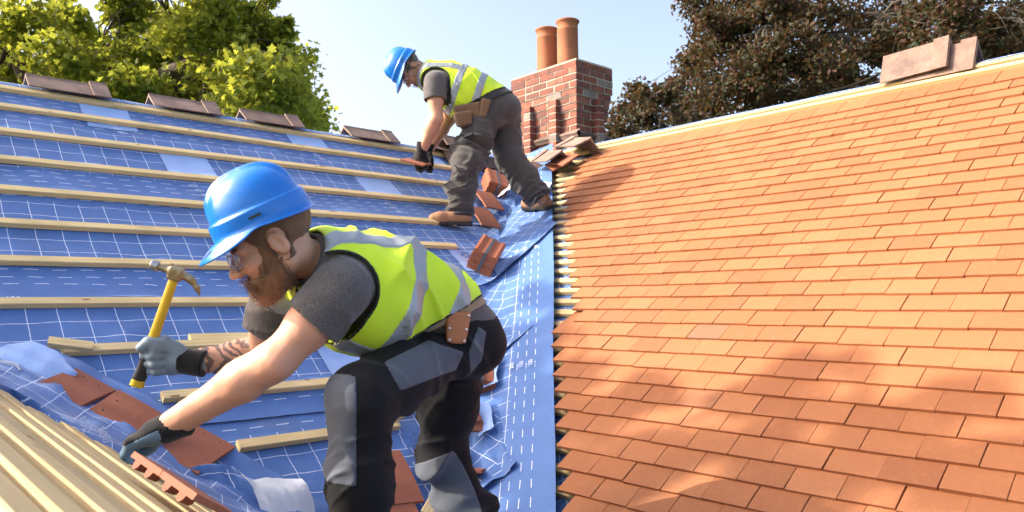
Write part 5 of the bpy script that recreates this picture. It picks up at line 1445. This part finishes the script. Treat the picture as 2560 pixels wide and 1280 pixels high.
    for sg in (1, -1):
        v, f_ = lathe([(.0003, .0125), (.005, .0115), (.0095, .0085), (.0122, .003), (.0125, 0), (.011, -.006)], 16)
        v = v[:, [2, 0, 1]]; v = v + np.array([.0815, sg * .031, -.004]); obj('eye', T(MHs, v) - base, f_, 'eye_white', root, True)
        a = np.linspace(0, 2 * np.pi, 12, endpoint=False); v = np.stack([np.full(12, .0945), sg * .031 + .0055 * np.cos(a), -.006 + .0055 * np.sin(a)], 1); obj('iris', T(MHs, v) - base, [tuple(range(12))], 'eye_iris', root)
        # eyebrows
        m_ = 90; pp = np.stack([q.uniform(.075, .095, m_), sg * q.uniform(.012, .05, m_), q.uniform(.014, .024, m_)], 1); dd = head_sdf(pp); gg = np.stack([head_sdf(pp + np.eye(3)[i] * e) - dd for i in range(3)], 1) / e; gg /= np.linalg.norm(gg, axis=1)[:, None]; pp = pp - gg * dd[:, None]
        Dd = gg * .4 + np.array([-.2, sg * .8, -.05]); Dd /= np.linalg.norm(Dd, axis=1)[:, None]; eb.append((pp, Dd))
    for p_, d_ in eb: fibres('eyebrow', T(MHs, p_), d_ @ MH[:3, :3].T, .010, .0008, cfg['hair'], root, base, 6)
    # safety glasses: wrap-round lens and temples
    ph = np.linspace(-1.15, 1.15, 25); zz = np.linspace(-1, 1, 7); pg, zg = np.meshgrid(ph, zz, indexing='ij')
    hgt = .021 * (1 - .25 * (np.abs(pg) / 1.15) ** 3); lx = .118 * np.cos(pg * .72) ** .8 - .004 * zg ** 2; ly = .083 * np.sin(pg * .98); lz = -.004 + hgt * zg * np.where(zg < 0, 1 - .35 * np.exp(-(pg / .16) ** 2), 1)
    Vl = np.stack([lx, ly, lz], -1).reshape(-1, 3); gl = obj('safety_glasses', T(MHs, Vl) - base, gridfaces(25, 7), 'clear_plastic', root, True)
    md = gl.modifiers.new('thickness', 'SOLIDIFY'); md.thickness = .0022
    for sg in (1, -1):
        v, f_ = box(0, .125, -.0012, .0012, -.005, .005); v = v * [1, 1, 1]; p0, p1 = np.array([.058, sg * .078, .004]), np.array([-.055, sg * .0865, .018]); x_ = nrmz(p1 - p0); Mt = frame(p0, x_, np.array([0, sg, 0]) * 1.); v = T(Mt, v)
        obj('temple', T(MHs, v) - base, f_, cfg['temple'], gl)
    ph2 = np.stack([lx[:, -1], ly[:, -1], lz[:, -1]], 1); v, f_ = tube(ph2, .0014, 5); obj('brow_bar', T(MHs, v) - base, f_, cfg['temple'], gl, True)
    # ---- gloves
    for k in cfg['hands']:
        hd = cfg['hand' + k]; M = frame(g['W' + k] if 'o' not in hd else at(*hd['o']), V3(*hd['x']), V3(*hd['y'])); sg = -1 if k == 'L' else 1; hs_ = hd['s']
        # frame gives x fingers, y thumb; the back of the hand is z for a right hand and -z for a left hand
        def toQ(P):
            qq = Ti(M, P); qq[:, 2] *= (1 if k == 'R' else -1); return qq
        def f_g(P): return hand_sdf(toQ(P), hd['curl'], hd.get('thumb'), hs_) - .002 + .0012 * vn3(P * 60, 7)
        cc = T(M, [(x, y, z) for x in (-.07, .2) for y in (-.08, .1) for z in (-.1, .1)])
        gv = sculpt('glove', f_g, *bounds(cc, 0), H['hand'], hd['mat'], root, base)
        def f_k(P):
            qq = toQ(P); c_ = chain(qq, [(-.075, 0, 0), (.0, 0, 0)], [.037 * hs_, .034 * hs_]) + .0012 * np.sin(qq[:, 0] * 900) ; c_ = np.maximum(c_, np.maximum(-(qq[:, 0] + .062), qq[:, 0] - .012))
            b_ = np.maximum(hand_sdf(qq, hd['curl'], hd.get('thumb'), hs_) - .0035, -(qq[:, 2] - hd['dors'] - hd.get('dorx', 0) * qq[:, 0]))
            return np.minimum(c_, b_) if hd['back'] else c_
        sculpt('cuff', f_k, *bounds(cc, 0), H['hand'], 'glove_knit', gv, base)
        cfg['M' + k] = M
    return root, g, MHs

# ------------------------------------------------------------------ near worker
def panels1(g, side, spt):
    th = nrmz(g['KL'] - g['HL']); sh = nrmz(g['AL'] - g['KL']); cam_ = -RM[2]
    fr = nrmz(V3(-1, 0, -.25))
    def poly(px, depth_lo, depth_hi):
        """prism of a side panel: outline drawn where the panel sits, extruded along the leg's outward direction"""
        px = np.array(px, float); x_, y_ = px.T
        if np.sum(x_ * np.roll(y_, -1) - np.roll(x_, -1) * y_) < 0: px = px[::-1]
        def reg(P):
            C_ = P @ RM.T; x = 1280 + FPX * C_[:, 0] / C_[:, 2]; y = 640 - FPX * C_[:, 1] / C_[:, 2]; d = np.full(len(P), -1e9)
            for i in range(len(px)):
                a, b = px[i], px[(i + 1) % len(px)]; nn = np.array([b[1] - a[1], a[0] - b[0]]); nn /= np.linalg.norm(nn); d = np.maximum(d, (x - a[0]) * nn[0] + (y - a[1]) * nn[1])
            return np.maximum(np.maximum(d / FPX * 2, C_[:, 2] - depth_hi), depth_lo - C_[:, 2])
        return reg
    yield 'thigh_panel', 'trouser_panel_grey', poly([(960, 905), (1000, 978), (1140, 925), (1160, 880), (1070, 850)][::-1], 1.6, 2.25)
    yield 'knee_panel', 'trouser_panel_grey', lambda P: np.maximum(np.maximum(-plane(P, g['KL'] + fr * .015, fr), plane(P, g['KL'] + sh * .20, sh)), -plane(P, g['KL'] - th * .03, sh + th * .9))
    s2 = nrmz(g['AR'] - g['KR']); yield 'knee_panel', 'trouser_panel_grey', lambda P: np.maximum(np.maximum(plane(P, g['KR'] + s2 * .33, s2), -plane(P, g['KR'] - s2 * .0, s2)), np.maximum(plane(P, g['KR'] + V3(.05, 0, 0), V3(.8, .4, 0)), rc(P, g['KR'], g['AR'], .14, .14)))
    yield 'rear_pocket', 'trouser_panel_grey', poly([(1170, 880), (1175, 935), (1205, 900), (1215, 830), (1195, 815)][::-1], 1.9, 2.55)
cfg1 = dict(label='worker in yellow vest and blue helmet crouching in front with a raised hammer', s=1.0, hs=1.07, base=at(900, 1420, 2.05), tattoo=1,
    j=dict(head=(682, 597, 1.98), neck=(778, 655, 2.09), SL=(852, 727, 1.975), SR=(705, 712, 2.25), EL=(693, 900, 1.93), WL=(412, 1072, 1.99), ER=(652, 890, 2.40), WR=(468, 905, 2.30),
           HL=(1098, 872, 2.27), HR=(1130, 878, 2.46), KL=(903, 995, 1.97), KR=(1112, 1130, 2.56), AL=(897, 1400, 1.99), AR=(1222, 1425, 2.50)),
    head_f=(-.86, -.485, -.17), head_u=(-.455, .855, -.22), hel=(.000, .050, -.03, (.83, .90, .95)),
    spine=[(800, 665, 2.10), (900, 695, 2.17), (1010, 740, 2.26), (1120, 805, 2.36), (1150, 835, 2.39)], rs=[.150, .178, .172, .158, .16], rf=[.098, .128, .128, .118, .115],
    arm=[.058, .057, .047, .050, .033], hemL=.47, hemR=.55, sl=(.082, .077), skin='skin_fair', res=dict(body=.0045, cloth=.0053, band=.0048, hand=.003),
    hem_p=(1060, 812, 2.3), hem_n=(.46, -.88, .06), drape=[((900, 770, 2.13), (.16, .16, .12)), ((930, 790, 2.14), (.12, .12, .105))], ah=(.100, 0), strap=.115,
    hoops=[((975, 720, 2.2), (.1, .0, 0)), ((1085, 770, 2.3), (.1, 0, 0))], tr=(.108, .094, .078, .077, .083), wr=.018, pelvis=(1122, 838, 2.375), pr=(.108, .112), waist=(1090, 790, 2.33), tr_mat='trouser_black', panels=panels1,
    belt=((1085, 800, 2.33), (.42, -.9, 0), .020), belt_mat='leather_suede', rivets=True,
    pouches=[('holster', 'leather_tan', (1143, 818, 2.165), (.99, -.1, .25), (.14, 1.0, .1), (.033, .046, .012), .006), ('pouch', 'leather_suede', (1010, 822, 2.13), (.92, .38, .1), (-.38, .92, 0), (.058, .020, .012), .009)],
    bootL=(V3(-.9, 0, -.4), nC), bootR=(V3(-.7, 0, -.6), nB * .6 + nA * .4), footL=at(900, 1445, 2.0), footR=at(1232, 1480, 2.48), bs=1.05, beard_n=2600, beard_L=.020, beard_r=.0007, beard='beard_ginger', beard_core=True, hair='hair_brown', temple='clear_plastic',
    hands='LR', handL=dict(x=(-.92, -.38, .02), y=(.05, .12, .98), curl=(.55, .62, .68, .78), s=1.12, mat='glove_rubber', dors=.009, dorx=-.05, back=True),
    handR=dict(o=(462, 903, 2.30), x=(-.95, .12, .0), y=(.33, .94, 0), curl=(1.25, 1.3, 1.3, 1.3), thumb=[(.020, .030, -.010), (.050, .050, -.026), (.082, .046, -.045), (.098, .030, -.052)], s=1.12, mat='glove_rubber_grey', dors=0, back=False))
W1 = worker(cfg1)
# hammer in the raised hand
def hammer():
    M = cfg1['MR']; s_ = 1.12; ax = np.array([.088 * s_, 0, -.034 * s_])     # where the handle runs through the fist
    bot, top = at(364, 943, 2.285), at(452, 690, 2.27)
    c = T(M, [ax])[0]; d = nrmz(top - bot); bot = c - d * .088; top = c + d * .262
    hd = nrmz(V3(-.80, .55, -.2)); hd = nrmz(hd - d * (hd @ d)); sd = np.cross(d, hd)
    r = empty('hammer', bot, 'claw hammer with a yellow and black handle raised in a gloved hand', 'hammer')
    def fr(P):
        q = P - bot; return q @ hd, q @ sd, q @ d
    Lh = np.linalg.norm(top - bot)
    def f_h(P):
        a, b, l = fr(P); w = np.interp(l, [0, .02, .06, .12, .2, Lh], [.021, .019, .015, .016, .0145, .0135]); t = np.interp(l, [0, .05, .2, Lh], [.014, .012, .0115, .011])
        return np.maximum((np.sqrt((a / w) ** 2 + (b / t) ** 2) - 1) * .012, np.maximum(-l, l - Lh))
    lo, hi = bounds([bot, top], .05)
    hdl = sculpt('handle', f_h, lo, hi, .003, 'hammer_yellow', r, bot)
    def f_grip(P):
        a, b, l = fr(P); return np.maximum(np.maximum(f_h(P) - .0022, np.maximum(l - .145, .022 - l)), -(np.abs(b) - .0045))
    sculpt('grip', f_grip, lo, hi, .003, 'hammer_black', hdl, bot)
    o = top + d * .005
    def f_head(P):
        x, y, z = (P - o) @ hd, (P - o) @ sd, (P - o) @ d
        q = np.stack([x, y, z], 1); b = rbox(q, np.eye(4), (.020, .014, .020), .005); b = smin(b, rc(q, (.01, 0, .004), (.055, 0, .004), .012, .0095), .008)
        cl = chain(q, [(-.015, 0, .004), (-.045, 0, -.002), (-.070, 0, -.020), (-.085, 0, -.045)], [.013, .011, .008, .004], .01); cl = np.maximum(cl, -np.maximum(np.abs(q[:, 1]) - .003, q[:, 0] + .045)); return smin(b, cl, .008)
    head = sculpt('head', f_head, o - .13, o + .13, .0028, 'steel_worn', r, bot)
    def f_face(P):
        q = np.stack([(P - o) @ hd, (P - o) @ sd, (P - o) @ d], 1); return np.maximum(np.hypot(q[:, 1], q[:, 2] - .004) - .0155, np.abs(q[:, 0] - .062) - .010) - .001
    sculpt('striking_face', f_face, o - .1, o + .1, .0028, 'steel', head, bot)
hammer()

# ------------------------------------------------------------------ far worker
def panels2(g, side, spt):
    th = nrmz(g['KL'] - g['HL']); sh = nrmz(g['AL'] - g['KL'])
    for k in 'LR':
        sh = nrmz(g['A' + k] - g['K' + k]); yield 'hem', 'trouser_dark', (lambda P, k=k, sh=sh: np.maximum(-plane(P, g['A' + k] - sh * .045, sh), .0 * P[:, 0] - .5))
    yield 'cargo_pocket', 'trouser_dark', lambda P: np.maximum(rbox(P, frame(at(1150, 335, 5.28), V3(1, -.05, .3), V3(.05, 1, 0)), (.075, .085, .12), .01), -.5)
footL2 = onA(1160, 560, .03); footR2 = onB(1366, 528, .0)
cfg2 = dict(label='worker in yellow vest and blue helmet bending over a tile in front of the chimney', s=.98, hs=1.0, base=(footL2 + footR2) / 2, tattoo=0,
    j=dict(head=(1027, 172, 5.45), neck=(1066, 186, 5.47), SL=(1088, 205, 5.30), SR=(1080, 196, 5.64), EL=(1090, 298, 5.26), WL=(1054, 378, 5.30), ER=(1120, 300, 5.60), WR=(1068, 380, 5.45),
           HL=(1218, 282, 5.42), HR=(1252, 284, 5.60), KL=(1163, 398, 5.27), KR=(1276, 402, 5.50), AL=(1152, 532, 5.34), AR=(1352, 497, 5.50)),
    head_f=(-.38, -.92, -.12), head_u=(-.90, .40, -.12), hel=(.006, .046, -.02, (.92, .95, .98)),
    spine=[(1072, 190, 5.47), (1120, 205, 5.48), (1175, 226, 5.49), (1230, 252, 5.50), (1245, 262, 5.51)], rs=[.14, .175, .172, .165, .165], rf=[.10, .14, .145, .125, .12],
    arm=[.054, .052, .045, .047, .032], hemL=.50, hemR=.5, sl=(.082, .074), skin='skin_ruddy', res=dict(body=.0055, cloth=.0065, band=.0055, hand=.0045),
    hem_p=(1200, 258, 5.48), hem_n=(.50, -.86, 0), drape=[((1150, 240, 5.45), (.17, .17, .15)), ((1160, 262, 5.42), (.11, .11, .11))], ah=(.105, 0), strap=.11,
    hoops=[((1145, 215, 5.48), (0, 0, 0)), ((1195, 235, 5.49), (0, 0, 0))], tr=(.112, .106, .096, .098, .096), wr=.020, pelvis=(1240, 268, 5.51), pr=(.125, .135), waist=(1215, 245, 5.5), tr_mat='trouser_grey', panels=panels2,
    belt=((1228, 256, 5.5), (.55, -.83, 0), .024), belt_mat='belt_black', rivets=False,
    pouches=[('pouch', 'leather_brown', (1172, 290, 5.30), (.95, .2, .2), (-.1, 1, 0), (.085, .085, .028), .016), ('pouch', 'leather_brown', (1158, 298, 5.26), (.95, .2, .2), (-.1, 1, 0), (.06, .05, .03), .016), ('tool_sheath', 'leather_brown', (1211, 270, 5.30), (.95, -.2, .2), (-.2, 1, 0), (.030, .065, .012), .008)],
    bootL=(V3(-.97, .02, -.25), nA * .45 + np.array([0, 0, .6])), bootR=(V3(-.15, .1, 1) * .6 + V3(-.5, 0, 0), nB * .7 + np.array([0, 0, .4])), footL=onA(1152, 563, .035), footR=onB(1363, 524, -.02), bs=.98,
    beard_n=900, beard_L=.006, beard_r=.0011, beard='hair_grey', beard_core=False, hair='hair_grey', temple='smoked_frame',
    hands='LR', handL=dict(x=(-.10, -.98, .05), y=(-.95, .1, .25), curl=(.5, .55, .6, .6), s=1.08, mat='glove_knit', dors=0, back=False),
    handR=dict(x=(-.25, -.9, -.1), y=(.5, -.2, -.8), curl=(.6, .6, .6, .6), s=1.05, mat='glove_knit', dors=0, back=False))
W2 = worker(cfg2)
Pt = at(996, 399, 5.30); put_tile(at(1000, 402, 5.20), V3(.85, -.22, -.1), nA * .5 + np.array([0, 0, .6]), 'clay tile held in the far worker\'s black glove')
